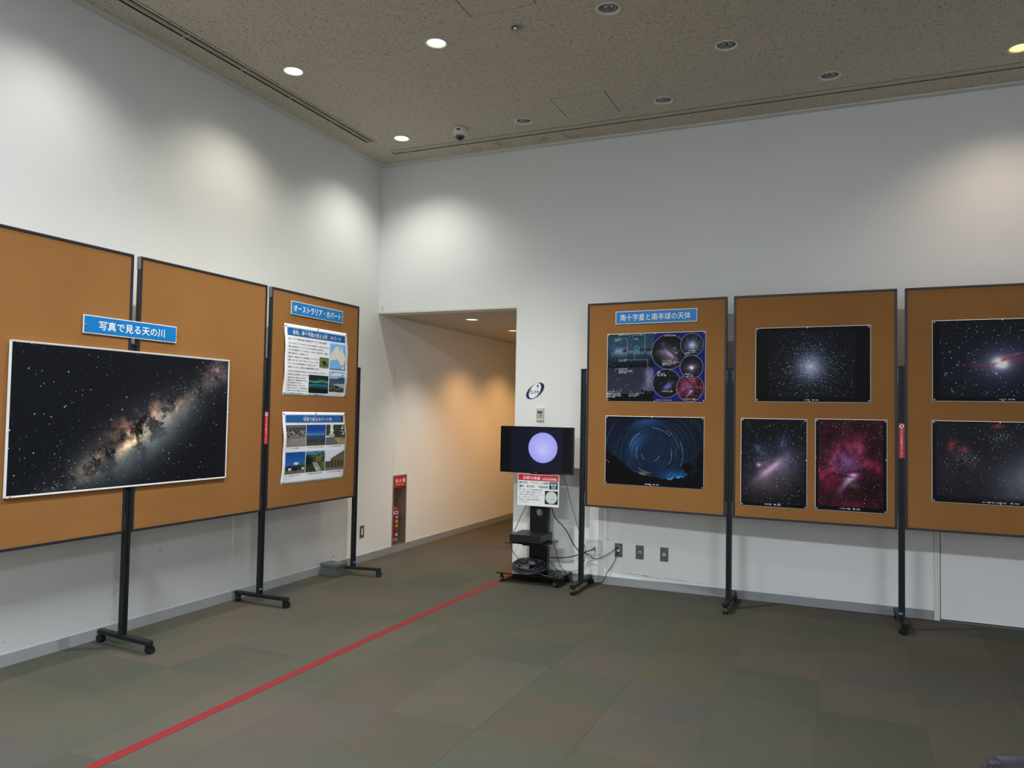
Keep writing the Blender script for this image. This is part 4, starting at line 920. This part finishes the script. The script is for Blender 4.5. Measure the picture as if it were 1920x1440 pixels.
# ------------------------------------------------------------------ television on its wheeled stand
tvx0, tvx1, tvz0, tvz1, tvy = 1.571, 2.281, 0.993, 1.415, -0.300
tv = thing('television', 'black flat television showing a pale violet sun disc', 'television', (1.926, tvy, tvz0))
hw = (tvx1 - tvx0) / 2; hh = tvz1 - tvz0
obj('housing', bx(-hw, hw, 0.0, 0.030, 0, hh, .004), mat('tv_plastic', rgb(10, 10, 12), .35, nscale=9, namt=.03, spec=.3), tv)
obj('back_bulge', bx(-hw * .6, hw * .6, 0.03, 0.062, .05, hh - .08, .01), mat('tv_plastic', rgb(14, 14, 16)), tv)
obj('stand_mount', bx(-.10, .10, 0.058, 0.112, .12, .24, .003), blackm, tv)
b = bmesh.new(); bz = .010
box(b, -hw, hw, -.003, .001, 0, .018, .001); box(b, -hw, hw, -.003, .001, hh - bz, hh, .001); box(b, -hw, -hw + bz, -.003, .001, .018, hh - bz); box(b, hw - bz, hw, -.003, .001, .018, hh - bz)
obj('bezel', b, mat('bezel_gloss', rgb(7, 7, 9), .15, nscale=9, namt=.03, spec=.3), tv)
obj('chin_tab', bx(-.022, .022, -.002, .02, -.008, .001, .001), mat('bezel_gloss', rgb(10, 10, 12)), tv)
obj('maker_badge', bx(-.014, .014, -.0035, -.0025, .006, .010), mat('badge_grey', rgb(110, 110, 112), .4, nscale=9, namt=.03), tv)
def sun_screen():
    h, w = 200, 340; U, V = UV(h, w); img = solid(h, w, (3, 3, 4)); r = np.random.default_rng(2)
    inn = (U > .135) & (U < .865); n = fbm(h, w, 60, 2, 90)
    navy = solid(h, w, (10, 13, 30)) + (r.random((h, w, 1)) - .5) * .02; navy = addc(navy, (14, 16, 34), G(U, V, .6, .5, .35, .6, 0, 1.7) * n)
    img = np.where(inn[..., None], navy, img)
    d = np.hypot((U - .592) * 1.705, V - .455) / .350
    disc = solid(h, w, (172, 176, 240)); disc = mixc(disc, (150, 148, 232), np.clip(d, 0, 1) ** 2 * .8); disc = addc(disc, (40, 40, 14), np.exp(-(d / .5) ** 2) * .5 * G(U, V, .6, .6, .2, .2, 0, 1.7))
    a = np.clip((1 - d) * 60, 0, 1)[..., None]; img = img * (1 - a) + disc * a
    return np.clip(img, 0.008, 1)
picture(sun_screen(), -hw + bz, hw - bz, .018, hh - bz, -.0012, tv, name='screen', m=screenm)

ts = thing('television_stand', 'black wheeled television stand with glass base and column', 'stand', (1.905, -0.15, 0))
glassm = mat('black_glass', rgb(10, 9, 9), .10, nscale=5, namt=.02, spec=.35)
b = bmesh.new(); box(b, -.325, .285, -.235, .13, .078, .088, .002); obj('base_plate', b, glassm, ts)
b = bmesh.new(); box(b, -.075, .10, -.03, .03, .088, .20, .002)
# column with a round cable hole high up
hole = ell(0.012, .625, .033, .033, n=20)
bb = bmesh.new(); es = []
for loop in ([(-.078, .09), (.098, .09), (.098, 1.14), (-.078, 1.14)], hole, ell(.012, .17, .03, .03, n=16)):
    vs = [bb.verts.new((x, -.03, z)) for x, z in loop]; es += [bb.edges.new((vs[i], vs[(i+1) % len(vs)])) for i in range(len(vs))]
bmesh.ops.triangle_fill(bb, use_beauty=True, edges=es)
r = bmesh.ops.extrude_face_region(bb, geom=bb.faces[:])
for v in [g for g in r['geom'] if isinstance(g, bmesh.types.BMVert)]: v.co.y += .022
obj('column', bb, mat('column_black', rgb(17, 17, 19), .35, .2, nscale=9, namt=.04), ts); b.free()
b = bmesh.new(); box(b, -.078, -.066, -.008, .03, .09, 1.14); box(b, .086, .098, -.008, .03, .09, 1.14); obj('column_side', b, mat('column_black', rgb(17, 17, 19)), ts)
b = bmesh.new(); box(b, -.19, .215, -.34, -.05, .378, .386, .001); obj('shelf', b, glassm, ts)
b = bmesh.new(); box(b, -.04, .06, -.30, -.03, .362, .378, .001); obj('shelf_bracket', b, blackm, ts)
b = bmesh.new(); box(b, -.10, .12, -.034, .02, 1.10, 1.26, .002); obj('head_plate', b, blackm, ts)
for x, y, ro in ((-.285, -.185, -.9), (.235, -.19, -.6), (.245, .09, -.7), (-.285, .09, .5)):
    caster(ts, x, y, .078, m=rubber, r=.028, rot=ro, wheelm=mat('grey_wheel', rgb(40, 40, 44), .3, nscale=9, namt=.03), w=.032)
    b = bmesh.new(); lathe(b, [(.012, 0), (.013, -.012), (.009, -.02)], 14, (x, y, .0785)); obj('caster_stem', b, chrome, ts)

pb = thing('player_box', 'flat black metal box on the television stand shelf', 'box', (1.905, -.33, .3865))
obj('case', bx(-.150, .148, -.155, .145, .004, .072, .003), mat('case_black', rgb(24, 24, 26), .38, .1, nscale=30, namt=.05), pb)
for x, y in ((-.13, -.13), (.13, -.13), (-.13, .12), (.13, .12)): obj('rubber_foot', lathe(bmesh.new(), [(.008, 0), (.008, .004)], 10, (x, y, 0)), rubber, pb)

ss = thing('sun_sign', 'white information card with red heading hanging under the television', 'sign', (1.750, -.3035, .698))
SW, SH = .403, .286
obj('foam_board', bx(0, SW, 0, .004, 0, SH, .0006), whitep, ss)
obj('red_band', bx(.006, SW - .006, -.0006, .001, SH - .058, SH - .003), signred, ss)
text('太陽の映像', .050, .222, SH - .050, SH - .020, -.0010, inkw, ss, bold=.006)
text('（白色全体像）', .236, .385, SH - .050, SH - .029, -.0010, inkw, ss, bold=.008)
text('たい　よう　　　えい　ぞう', .06, .23, SH - .016, SH - .010, -.0010, inkw, ss)
text('はくしょくぜんたいぞう', .26, .37, SH - .024, SH - .019, -.0010, inkw, ss)
text('【晴天時】リアルタイム映像', .010, .298, SH - .089, SH - .066, -.0004, inkk, ss, bold=.010)
text('【曇天・雨天時】　録画映像', .010, .298, SH - .123, SH - .100, -.0004, inkk, ss, bold=.010)
SL = ['展示・体験スペースには太陽望遠鏡が設置', 'されており、晴天時には特殊なフィルター', 'で撮影した太陽像（白色像）を、モニターを', '通してご覧いただくことができます。', '白色像では、太陽全体の黒点を観察する', 'ことができます。']
for k, l in enumerate(SL): text(l, .014, .014 + .238 * len(l) / 20, SH - .147 - k * .0222, SH - .135 - k * .0222, -.0004, inkk, ss, bold=.006)
b = bmesh.new(); box(b, .268, .392, -.0006, .001, .024, .143); q = obj('photo', b, mat('photo_black', rgb(12, 14, 14), .5, nscale=9, namt=.03), ss); q['label'] = 'photo of the pale sun disc'
b = bmesh.new(); plate(b, ell(.330, .084, .056, .056, n=36), .0007, .001); obj('sun_disc', b, mat('sun_pale', rgb(196, 208, 206), .5, nscale=14, namt=.05), q)
b = bmesh.new()
for x, z, rr in ((.324, .068, .003), (.340, .069, .0025), (.352, .067, .0035), (.357, .068, .003)): plate(b, ell(x, z, rr, rr * .7, n=8), .001, .0013)
obj('sunspot', b, mat('spot_dark', rgb(90, 90, 84), .5, nscale=9, namt=.03), q)
def domes():
    h = w = 56; U, V = UV(h, w); img = solid(h, w, (86, 108, 122)); img = mixc(img, (60, 80, 74), (V > .55) * 1.)
    img = mixc(img, (232, 236, 238), (np.hypot(U - .32, (V - .38) * .8) < .10) * 1.); img = mixc(img, (232, 236, 238), (np.hypot(U - .66, (V - .38) * .8) < .09) * 1.); img = mixc(img, (150, 160, 158), ((V > .52) & (abs(U - .52) < .25) & (V < .95)) * .8); return clip(img)
picture(domes(), .308, .392, SH - .128, SH - .062, -.0006, ss, name='photo')

# loose cables
cablem = mat('cable_black', rgb(22, 22, 24), 0.45, nscale=20, namt=.06); cableg = mat('cable_grey', rgb(58, 62, 70), 0.45, nscale=20, namt=.06)
def cable(label, pts, r=.0032, m=cablem, name='cable', plug=None):
    t = thing(name, label, 'cable', pts[0])
    L = [Vector(p) - Vector(pts[0]) for p in pts]
    obj('cord', tube(bmesh.new(), smoothpath(L), r, 7), m, t, True)
    if plug:
        e = L[-1]; b = bmesh.new(); box(b, e.x - .010, e.x + .010, e.y - .012, e.y + .016, e.z - .008, e.z + .008, .003)
        obj('plug', b, plug, t)
    return t
cable('black cable looping from under the sign to the left of the black box', [(1.777, -.12, .70), (1.70, -.10, .56), (1.640, -.10, .43), (1.605, -.11, .378), (1.604, -.10, .305), (1.625, -.10, .235), (1.688, -.13, .186), (1.767, -.16, .160)])
cable('thin black cable hanging from the television to the board stand', [(2.154, -.24, 1.0), (2.16, -.14, .90), (2.177, -.11, .801), (2.227, -.10, .62), (2.291, -.12, .47), (2.329, -.12, .378), (2.342, -.10, .298), (2.326, -.10, .188), (2.284, -.13, .128), (2.19, -.10, .096)], r=.0026)
cable('black cable from under the sign down to the white wall socket', [(2.012, -.14, .71), (2.045, -.10, .58), (2.102, -.09, .523), (2.16, -.09, .457), (2.21, -.08, .362), (2.273, -.07, .283), (2.306, -.06, .270), (2.330, -.05, .278)], r=.0042)
cable('thick black cable plugged into the white square wall plate', [(2.012, -.13, .216), (2.124, -.12, .221), (2.219, -.10, .239), (2.286, -.08, .264), (2.326, -.06, .284), (2.373, -.05, .300), (2.401, -.024, .312)], r=.0048, plug=mat('plug_grey', rgb(110, 110, 112), .4, nscale=9, namt=.03))
cable('black power cord sagging across to the upper outlet socket', [(2.313, -.08, .279), (2.359, -.05, .258), (2.402, -.04, .230), (2.429, -.035, .224), (2.492, -.035, .25), (2.564, -.035, .297), (2.60, -.035, .33), (2.623, -.028, .342)], r=.0034, plug=rubber)
cable('black power cord falling from the lower outlet socket to the floor', [(2.200, -.10, .006), (2.30, -.03, .006), (2.395, -.018, .008), (2.469, -.022, .014), (2.505, -.026, .060), (2.516, -.022, .095), (2.535, -.024, .125), (2.576, -.026, .183), (2.604, -.028, .241), (2.607, -.030, .275), (2.624, -.028, .298)], r=.0032, plug=rubber)
cable('black cable dropping from the shelf to the glass base', [(2.062, -.20, .376), (2.078, -.15, .282), (2.098, -.14, .197), (2.126, -.12, .125), (2.165, -.11, .094)], r=.003)
cable('black cable trailing off the glass base towards the board stand', [(2.02, -.17, .20), (2.063, -.18, .15), (2.129, -.18, .105), (2.20, -.18, .094), (2.25, -.20, .02), (2.345, -.25, .008)], r=.003)
coil = thing('cable_coil', 'heap of coiled dark cables lying on the television stand base', 'cable', (1.860, -.285, .088))
for k in range(17):
    a, c_ = .155 - .012 * (k % 5) + random.uniform(-.012, .012), .072 + random.uniform(-.012, .010); ox, oy = random.uniform(-.015, .02), random.uniform(-.012, .012); z = .008 + .005 * k; ph = random.random() * 6
    lean = random.uniform(.03, .06); z *= .5
    P_ = [(ox + a * math.cos(q) * (1 + .05 * math.sin(3 * q + ph)), oy + c_ * math.sin(q), z + lean * (1 + math.sin(q)) * .8 + .006 * math.sin(2 * q + ph) + .010 * math.cos(q + ph)) for q in [2 * PI * j / 16 for j in range(17)]]
    P_ = [(x, y, max(.006, zz)) for x, y, zz in P_]
    obj('cable_loop', tube(bmesh.new(), smoothpath(P_, 3), .0048, 7), cableg if k % 3 else cablem, coil, True)
obj('cable_tail', tube(bmesh.new(), smoothpath([(.12, -.06, .03), (.19, -.09, .012), (.25, -.07, .008), (.29, -.02, .008), (.27, .06, .008)], 4), .0045, 7), cableg, coil, True)
obj('cable_tail', tube(bmesh.new(), smoothpath([(.10, .02, .06), (.17, .03, .03), (.22, .10, .01), (.26, .16, .010)], 4), .004, 7), cablem, coil, True)
b = bmesh.new(); box(b, .03, .09, -.07, -.035, .09, .118, .006); obj('plug', b, mat('plug_grey', rgb(110, 110, 112)), coil)

# ------------------------------------------------------------------ right wall fittings
def wallthing(name, label, cat, x, z, group=None): return thing(name, label, cat, (x, -0.0005, z), 0, group)
wc = wallthing('toilet_sign', 'oval navy and white toilet direction sign on the wall above the television', 'sign', 1.785, 1.750)
navym = mat('navy_print', rgb(16, 34, 76), .4, nscale=9, namt=.03)
TI = math.radians(37); TI2 = math.radians(54)
obj('ring', plate(bmesh.new(), ell(0, 0, .107, .058, TI, 48), 0, .0015), navym, wc)
obj('face', plate(bmesh.new(), ell(-.002, .001, .083, .047, TI2, 48), .0015, .0019), mat('face_white', rgb(240, 241, 242), .4, nscale=9, namt=.02), wc)
b = bmesh.new(); ax, az = .027, .042
plate(b, [(ax - .015, az + .004), (ax - .011, az), (ax - .004, az + .006), (ax - .004, az - .015), (ax + .004, az - .015), (ax + .004, az + .006), (ax + .011, az), (ax + .015, az + .004), (ax, az + .018)], .0019, .0022); obj('arrow', b, inkk, wc)
b = bmesh.new(); cx_, cz_ = -.040, -.012
outer = ell(cx_, cz_, .017, .017, 0, 20, 1.9, 6.9); inner = ell(cx_, cz_, .0125, .0125, 0, 20, 1.9, 6.9)[::-1]
plate(b, outer + inner, .0019, .0022); plate(b, [(cx_ - .003, cz_ + .004), (cx_ + .001, cz_ + .004), (cx_ + .001, cz_ + .022), (cx_ - .003, cz_ + .022)], .0019, .0022)
plate(b, ell(cx_ - .002, cz_ + .028, .004, .004, n=10), .0019, .0022); plate(b, [(cx_, cz_ + .008), (cx_ + .012, cz_ + .008), (cx_ + .019, cz_ - .006), (cx_ + .026, cz_ - .004), (cx_ + .026, cz_ - .009), (cx_ + .016, cz_ - .011), (cx_ + .009, cz_ + .004), (cx_, cz_ + .004)][::-1], .0020, .0023)
plate(b, [(cx_, cz_ + .012), (cx_ + .010, cz_ + .012), (cx_ + .010, cz_ + .015), (cx_, cz_ + .015)], .0019, .0022); obj('wheelchair_symbol', b, inkk, wc)
b = bmesh.new(); fx, fz = .000, -.010
plate(b, ell(fx, fz + .017, .0035, .0035, n=10), .0019, .0022); plate(b, [(fx - .003, fz - .018), (fx + .003, fz - .018), (fx + .003, fz - .004), (fx + .008, fz - .002), (fx + .003, fz + .012), (fx - .003, fz + .012), (fx - .008, fz - .002), (fx - .003, fz - .004)], .0019, .0022)
obj('woman_symbol', b, mat('crimson', rgb(200, 20, 70), .4, nscale=9, namt=.03), wc)
obj('divider', plate(bmesh.new(), [(.0125, -.028), (.0142, -.028), (.0142, .008), (.0125, .008)], .0019, .0022), inkk, wc)
b = bmesh.new(); fx = .027
plate(b, ell(fx, fz + .017, .0035, .0035, n=10), .0019, .0022); plate(b, [(fx - .004, fz - .018), (fx + .004, fz - .018), (fx + .0045, fz + .0), (fx + .007, fz + .0), (fx + .006, fz + .012), (fx - .006, fz + .012), (fx - .007, fz), (fx - .0045, fz)], .0019, .0022)
obj('man_symbol', b, mat('deep_blue', rgb(20, 40, 130), .4, nscale=9, namt=.03), wc)

th = wallthing('air_conditioner_control', 'beige wall controller with grey display above the television', 'controller', 1.842, 1.527)
obj('case', bx(-.038, .038, -.016, 0, -.062, .062, .004), mat('ivory', rgb(204, 200, 184), .4, nscale=9, namt=.03), th)
obj('display', bx(-.026, .026, -.0168, -.015, .006, .034, .0005), mat('lcd', rgb(84, 92, 84), .25, nscale=9, namt=.05), th)
obj('flap', bx(-.030, .028, -.0175, -.015, -.036, .000, .0008), mat('flap_grey', rgb(160, 166, 164), .4, nscale=9, namt=.03), th)
b = bmesh.new(); box(b, .002, .010, -.019, -.017, -.010, -.004); box(b, .014, .024, -.019, -.017, -.010, -.004); box(b, .004, .012, -.019, -.017, -.022, -.018); obj('button', b, mat('button_dark', rgb(60, 70, 76), .4, nscale=9, namt=.03), th)

wp = wallthing('junction_cover', 'white square wall cover with cable socket beside the board stand', 'wall plate', 2.393, 0.313)
plm = mat('plate_white', rgb(216, 220, 216), .4, nscale=9, namt=.02)
obj('outer_frame', bx(-.086, .086, -.004, 0, -.086, .086, .0015), plm, wp); obj('joint', bx(-.0705, .0705, -.0046, -.003, -.0645, .0645), mat('joint_grey', rgb(120, 122, 120), .6, nscale=9, namt=.03), wp); obj('cover', bx(-.0675, .0675, -.0062, -.003, -.0615, .0615, .001), plm, wp)
for sx in (-.057, .057):
    for sz in (-.052, .052): obj('screw', lathe(bmesh.new(), [(.004, 0), (.004, -.0015), (.0001, -.002)], 10, (sx, -.0062, sz), 'Y'), steel, wp)
obj('socket', bx(-.006, .016, -.010, -.005, -.012, .016, .001), mat('socket_grey', rgb(128, 130, 128), .5, nscale=9, namt=.03), wp)

def outlet(label, x, z, kind, group='steel wall plates'):
    t = wallthing('wall_outlet', label, 'wall outlet', x, z, group)
    obj('cover_plate', bx(-.036, .036, -.004, 0, -.061, .061, .0012), mat('plate_steel', rgb(118, 117, 116), .42, .75, nscale=70, namt=.06), t)
    for z_ in (.052, -.052): obj('screw', lathe(bmesh.new(), [(.0045, 0), (.004, -.001), (.0001, -.0015)], 10, (0, -.004, z_), 'Y'), steel, t)
    if kind == 'power': obj('insert', bx(-.0125, .0125, -.0062, -.003, -.034, .034, .001), whiteplastic, t)
    elif kind == 'tv':
        obj('insert', bx(-.0145, .0145, -.0062, -.003, -.011, .011, .001), mat('ivory', rgb(204, 200, 184)), t); obj('coax_socket', lathe(bmesh.new(), [(.007, 0), (.007, -.006), (.003, -.006), (.003, -.001)], 14, (0, -.006, 0), 'Y'), mat('brass_dark', rgb(70, 60, 30), .4, .6, nscale=9, namt=.04), t)
    elif kind == 'phone':
        obj('insert', bx(-.0145, .0145, -.0062, -.003, -.0145, .0125, .001), mat('ivory2', rgb(206, 192, 152), .4, nscale=9, namt=.03), t); obj('port', bx(-.006, .006, -.0066, -.0055, -.006, .004), mat('ivory3', rgb(176, 160, 120), .5, nscale=9, namt=.03), t)
    elif kind == 'switch':
        obj('insert', bx(-.0125, .0125, -.0062, -.003, -.034, .034, .001), whiteplastic, t)
        b = bmesh.new()
        for q in (.02, 0, -.02): box(b, -.004, .004, -.007, -.006, q - .002, q + .004)
        obj('slot', b, inkk, t)
    return t
outlet('steel outlet plate with two black plugs, left of three', 2.623, 0.317, 'power')
outlet('steel plate with round aerial socket, middle of three', 2.817, 0.314, 'tv')
outlet('steel plate with small cream square socket, right of three', 3.037, 0.314, 'phone')
o = outlet('steel wall plate with white sockets low beside the weight box', 0, 0.305, 'switch', None)
o.location = (0.0005, -0.208, 0.305); o.rotation_euler = (0, 0, PI / 2)
del o['category']; o['category'] = 'wall outlet'

rc = wallthing('round_cover', 'small cream round cover at the lower left corner of the wall beam', 'cover', 0.045, 2.605)
obj('disc', lathe(bmesh.new(), [(.022, 0), (.022, -.002), (.018, -.003), (.0001, -.003)], 24, (0, 0, 0), 'Y'), mat('cream', rgb(222, 214, 186), .5, nscale=9, namt=.02), rc)

# scuffs along the foot of the right wall and on the left wall
scm = mat('scuff_dark', rgb(112, 108, 106), .7, nscale=30, namt=.15)
def scuffs(name, label, segs, left=False):
    b = bmesh.new()
    for x, z, l, tk, sl in segs:
        n = 5; topp = [(x + l * k / n, z + sl * l * k / n + tk * (.5 + .5 * random.random())) for k in range(n + 1)]; bot = [(x + l * k / n, z + sl * l * k / n - tk * (.3 + .5 * random.random()) * (0 if k in (0, n) else 1)) for k in range(n, -1, -1)]
        plate(b, bot[::-1] + topp[::-1], .0, .0003)
    o = obj(name, b, scm, bpy.data.objects['wall_left' if left else 'wall_right'])
    if left: o.rotation_euler = (0, 0, PI / 2); o.location = (.0003, 0, 0)
    else: o.location = (0, -.0003, 0)
    return o
scuffs('scuff_mark', '', [(2.70, .118, .12, .0022, -.06), (2.83, .108, .06, .004, 0), (2.88, .112, .05, .0025, -.1), (2.95, .103, .05, .002, 0), (3.03, .108, .09, .0018, -.05), (3.12, .104, .12, .002, -.06), (3.30, .10, .14, .0012, -.05), (3.62, .098, .06, .0012, 0), (3.72, .085, .05, .001, 0), (4.05, .092, .12, .0012, -.03), (4.22, .080, .05, .001, 0), (4.12, .16, .006, .004, 0), (4.34, .17, .012, .0015, 1), (1.308, 2.944, .012, .003, -.3), (2.52, .40, .003, .02, 0)])
scuffs('scuff_mark', '', [(-3.86, .135, .02, .003, .6), (-3.83, .14, .015, .002, .3), (-3.98, .13, .04, .002, .4), (-3.10, .27, .04, .002, .5), (-2.72, .50, .004, .03, 0), (-2.1, .30, .015, .0016, -.5), (-1.9, .29, .012, .0014, -.4), (-1.0, .52, .03, .0015, .2), (-4.1, .05, .02, .003, .9)], True)

# ------------------------------------------------------------------ fire extinguisher niche in the left wall
cab = thing('extinguisher_cabinet', 'narrow recessed steel cabinet with red heading in the left wall', 'cabinet', (0, NY0, NZ0), PI / 2)
cw, chh, dp = NY1 - NY0, NZ1 - NZ0, 0.17      # local x = along the wall, y into the wall
darks = mat('cabinet_steel', rgb(170, 158, 142), .4, .6, nscale=30, namt=.06)
b = bmesh.new(); box(b, 0.001, cw - .001, dp, dp + .004, 0.001, chh - .001); box(b, .001, .004, .004, dp, .001, chh - .001); box(b, cw - .004, cw - .001, .004, dp, .001, chh - .001); box(b, .004, cw - .004, .004, dp, .001, .005); box(b, .004, cw - .004, .004, dp, chh - .005, chh - .001); obj('shell', b, darks, cab)
b = bmesh.new(); fw = .014
box(b, -.004, fw, -.006, .004, -.004, chh + .004, .001); box(b, cw - fw, cw + .004, -.006, .004, -.004, chh + .004, .001); box(b, fw, cw - fw, -.006, .004, -.004, fw, .001); box(b, fw, cw - fw, -.006, .004, chh - fw, chh + .004, .001); obj('frame', b, mat('niche_frame', rgb(150, 156, 156), .35, .7, nscale=30, namt=.05), cab)
gm = bpy.data.materials.new('clear_pane'); gm.use_nodes = True; nt = gm.node_tree; pbs = nt.nodes['Principled BSDF']; pbs.inputs['Base Color'].default_value = (.8, .8, .78, 1); pbs.inputs['Roughness'].default_value = .05
tr = nt.nodes.new('ShaderNodeBsdfTransparent'); tr.inputs[0].default_value = (.92, .91, .90, 1); mx = nt.nodes.new('ShaderNodeMixShader'); fr = nt.nodes.new('ShaderNodeFresnel'); fr.inputs[0].default_value = 1.45
gl = nt.nodes.new('ShaderNodeBsdfGlossy'); gl.inputs['Roughness'].default_value = .05
mx.inputs[0].default_value = .07; nt.links.new(tr.outputs[0], mx.inputs[1]); nt.links.new(gl.outputs[0], mx.inputs[2]); nt.links.new(mx.outputs[0], nt.nodes['Material Output'].inputs[0])
dp_ = obj('door_pane', bx(fw, cw - fw, -.003, 0.0, fw, chh - fw), gm, cab)
obj('red_heading', bx(fw + .002, cw - fw - .002, -.0042, -.003, chh - .128, chh - fw - .002), signred, cab)
text('消 火 器', .045, cw - .030, chh - .080, chh - .036, -.0046, inkw, cab, bold=.012)
text('FIRE EXTINGUISHER', .055, cw - .055, chh - .106, chh - .094, -.0046, inkw, cab)
b = bmesh.new(); box(b, cw - .055, cw - fw - .003, -.006, -.003, chh - .142, chh - .13); box(b, cw - .075, cw - fw - .02, -.006, -.003, .022, .032); obj('hinge', b, rubber, cab)
ex = thing('fire_extinguisher', 'red fire extinguisher standing inside the recessed wall cabinet', 'fire extinguisher', (-.088, .512, NZ0 + .0055), PI / 2)
redm = mat('extinguisher_red', rgb(186, 16, 22), .25, nscale=9, namt=.04, coat=.5)
obj('base_ring', lathe(bmesh.new(), [(.0001, 0), (.062, 0), (.062, .022), (.058, .024)], 28), mat('base_red', rgb(130, 40, 30), .5, nscale=9, namt=.05), ex, True)
obj('cylinder', lathe(bmesh.new(), [(.058, .022), (.060, .03), (.060, .34), (.052, .375), (.032, .395), (.02, .40), (.0001, .40)], 28), redm, ex, True)
obj('neck', lathe(bmesh.new(), [(.016, .398), (.016, .43), (.02, .432), (.02, .452), (.0001, .455)], 18), steel, ex, True)
b = bmesh.new(); prism(b, [(-.02, .45), (.06, .475), (.065, .485), (-.02, .47)], -.009, .009, lambda x, z, y: (x, y, z)); prism(b, [(-.02, .48), (.05, .52), (.055, .53), (-.02, .495)], -.009, .009, lambda x, z, y: (x, y, z)); obj('lever', b, rubber, ex)
obj('safety_pin', tube(bmesh.new(), smoothpath([(0, -.014, .47), (.0, -.02, .50), (.012, -.02, .515), (.0, -.014, .52)], 4), .004, 6), mat('pin_yellow', rgb(220, 170, 50), .4, nscale=9, namt=.03), ex)
obj('hose', tube(bmesh.new(), smoothpath([(.01, -.02, .44), (-.02, -.045, .49), (-.05, -.04, .47), (-.068, -.02, .40), (-.068, -.02, .25), (-.066, -.02, .18)], 5), .008, 8), rubber, ex, True)
obj('nozzle', bx(-.012, .012, -.03, -.006, .545, .60, .003), rubber, ex)
def wrap(name, a0, a1, z0, z1, m, r=.0606):
    b = bmesh.new(); n = 10
    P0 = [b.verts.new((r * math.cos(a), r * math.sin(a), z0)) for a in [a0 + (a1 - a0) * k / n for k in range(n + 1)]]; P1 = [b.verts.new((r * math.cos(a), r * math.sin(a), z1)) for a in [a0 + (a1 - a0) * k / n for k in range(n + 1)]]
    for k in range(n): b.faces.new((P0[k], P0[k+1], P1[k+1], P1[k]))
    return obj(name, b, m, ex)
wrap('label_band', -2.9, -1.05, .318, .352, inkw); wrap('label_text', -2.15, -1.6, .330, .342, inkk, .0609)
wrap('sticker', -2.05, -1.35, .278, .296, inkw); wrap('sticker', -2.05, -1.3, .226, .256, inkw); wrap('sticker', -1.85, -1.6, .234, .248, inkk, .0609)
q = wrap('sticker', -2.1, -1.3, .178, .208, mat('sticker_yellow', rgb(214, 190, 40), .4, nscale=9, namt=.03)); q['label'] = 'yellow round sticker'
q = wrap('sticker', -2.05, -1.35, .130, .160, mat('sticker_blue', rgb(60, 90, 150), .4, nscale=9, namt=.03)); q['label'] = 'blue sticker'
wrap('sticker', -2.05, -1.4, .080, .110, inkw)
wrap('date_label', -2.9, -1.1, .026, .060, mat('label_grey', rgb(150, 160, 150), .5, nscale=9, namt=.03))

# ------------------------------------------------------------------ on the floor
wb = thing('weight_box', 'grey steel weight box with a screw hook on its lid, by the wall', 'weight', (0.138, -0.853, 0), math.radians(-3))
boxm = mat('grey_box', rgb(112, 116, 120), .38, .55, nscale=24, namt=.05); lidm = mat('grey_lid', rgb(98, 104, 106), .45, .4, nscale=24, namt=.05)
obj('body', bx(-.092, .092, -.070, .070, 0.001, .092, .004), boxm, wb)
obj('lid', bx(-.097, .097, -.075, .075, .086, .114, .004), lidm, wb)
obj('screw_hook', tube(bmesh.new(), smoothpath([(0, 0, .112), (0, 0, .135), (0.004, 0.006, .146), (.006, .016, .158), (.0, .014, .172), (-.004, -.002, .178), (-.004, -.018, .170), (-.002, -.022, .158)], 5), .0036, 8), chrome, wb, True)
obj('washer', lathe(bmesh.new(), [(.0001, .114), (.011, .114), (.011, .117), (.005, .119), (.0001, .119)], 16), steel, wb)

# red floor tape from the foreground to the television
tp = bmesh.new(); A = [(1.582, -4.75), (1.572, -2.30), (1.600, -0.30), (1.612, -.010)]
pl = smoothpath([(x, y, 0) for x, y in A], 8); hwid = .030
Lp = [tp.verts.new((p.x - hwid, p.y, .0012)) for p in pl]; Rp_ = [tp.verts.new((p.x + hwid, p.y, .0012)) for p in pl]
L2 = [tp.verts.new((p.x - hwid, p.y, .0002)) for p in pl]; R2 = [tp.verts.new((p.x + hwid, p.y, .0002)) for p in pl]
for i in range(len(pl) - 1): tp.faces.new((Lp[i], Rp_[i], Rp_[i+1], Lp[i+1])); tp.faces.new((L2[i], Lp[i], Lp[i+1], L2[i+1])); tp.faces.new((Rp_[i], R2[i], R2[i+1], Rp_[i+1]))
o = obj('floor_tape', tp, tape_red); tag(o, 'straight red tape line across the carpet to the television', 'tape')

# padded stool whose rounded corner pokes into the lower right
st = thing('padded_stool', 'dark violet grey padded stool, only its rounded corner in the lower right', 'stool', (5.222, -3.850, 0), 0.412)
b = bmesh.new(); box(b, -.25, .25, -.25, .25, .10, .40); bmesh.ops.bevel(b, geom=[e for e in b.edges if abs(e.verts[0].co.z - e.verts[1].co.z) > .1], offset=.07, segments=6, affect='EDGES'); bmesh.ops.bevel(b, geom=[e for e in b.edges if min(v.co.z for v in e.verts) > .39], offset=.016, segments=4, affect='EDGES')
obj('cushion', b, mat('violet_vinyl', rgb(60, 56, 68), .5, nscale=40, namt=.05, bump=.1), st, True)
for sx in (-1, 1):
    for sy in (-1, 1): obj('leg', lathe(bmesh.new(), [(.016, 0), (.018, .003), (.022, .11)], 14, (sx * .19, sy * .19, 0)), blackm, st, True)

flush_text()
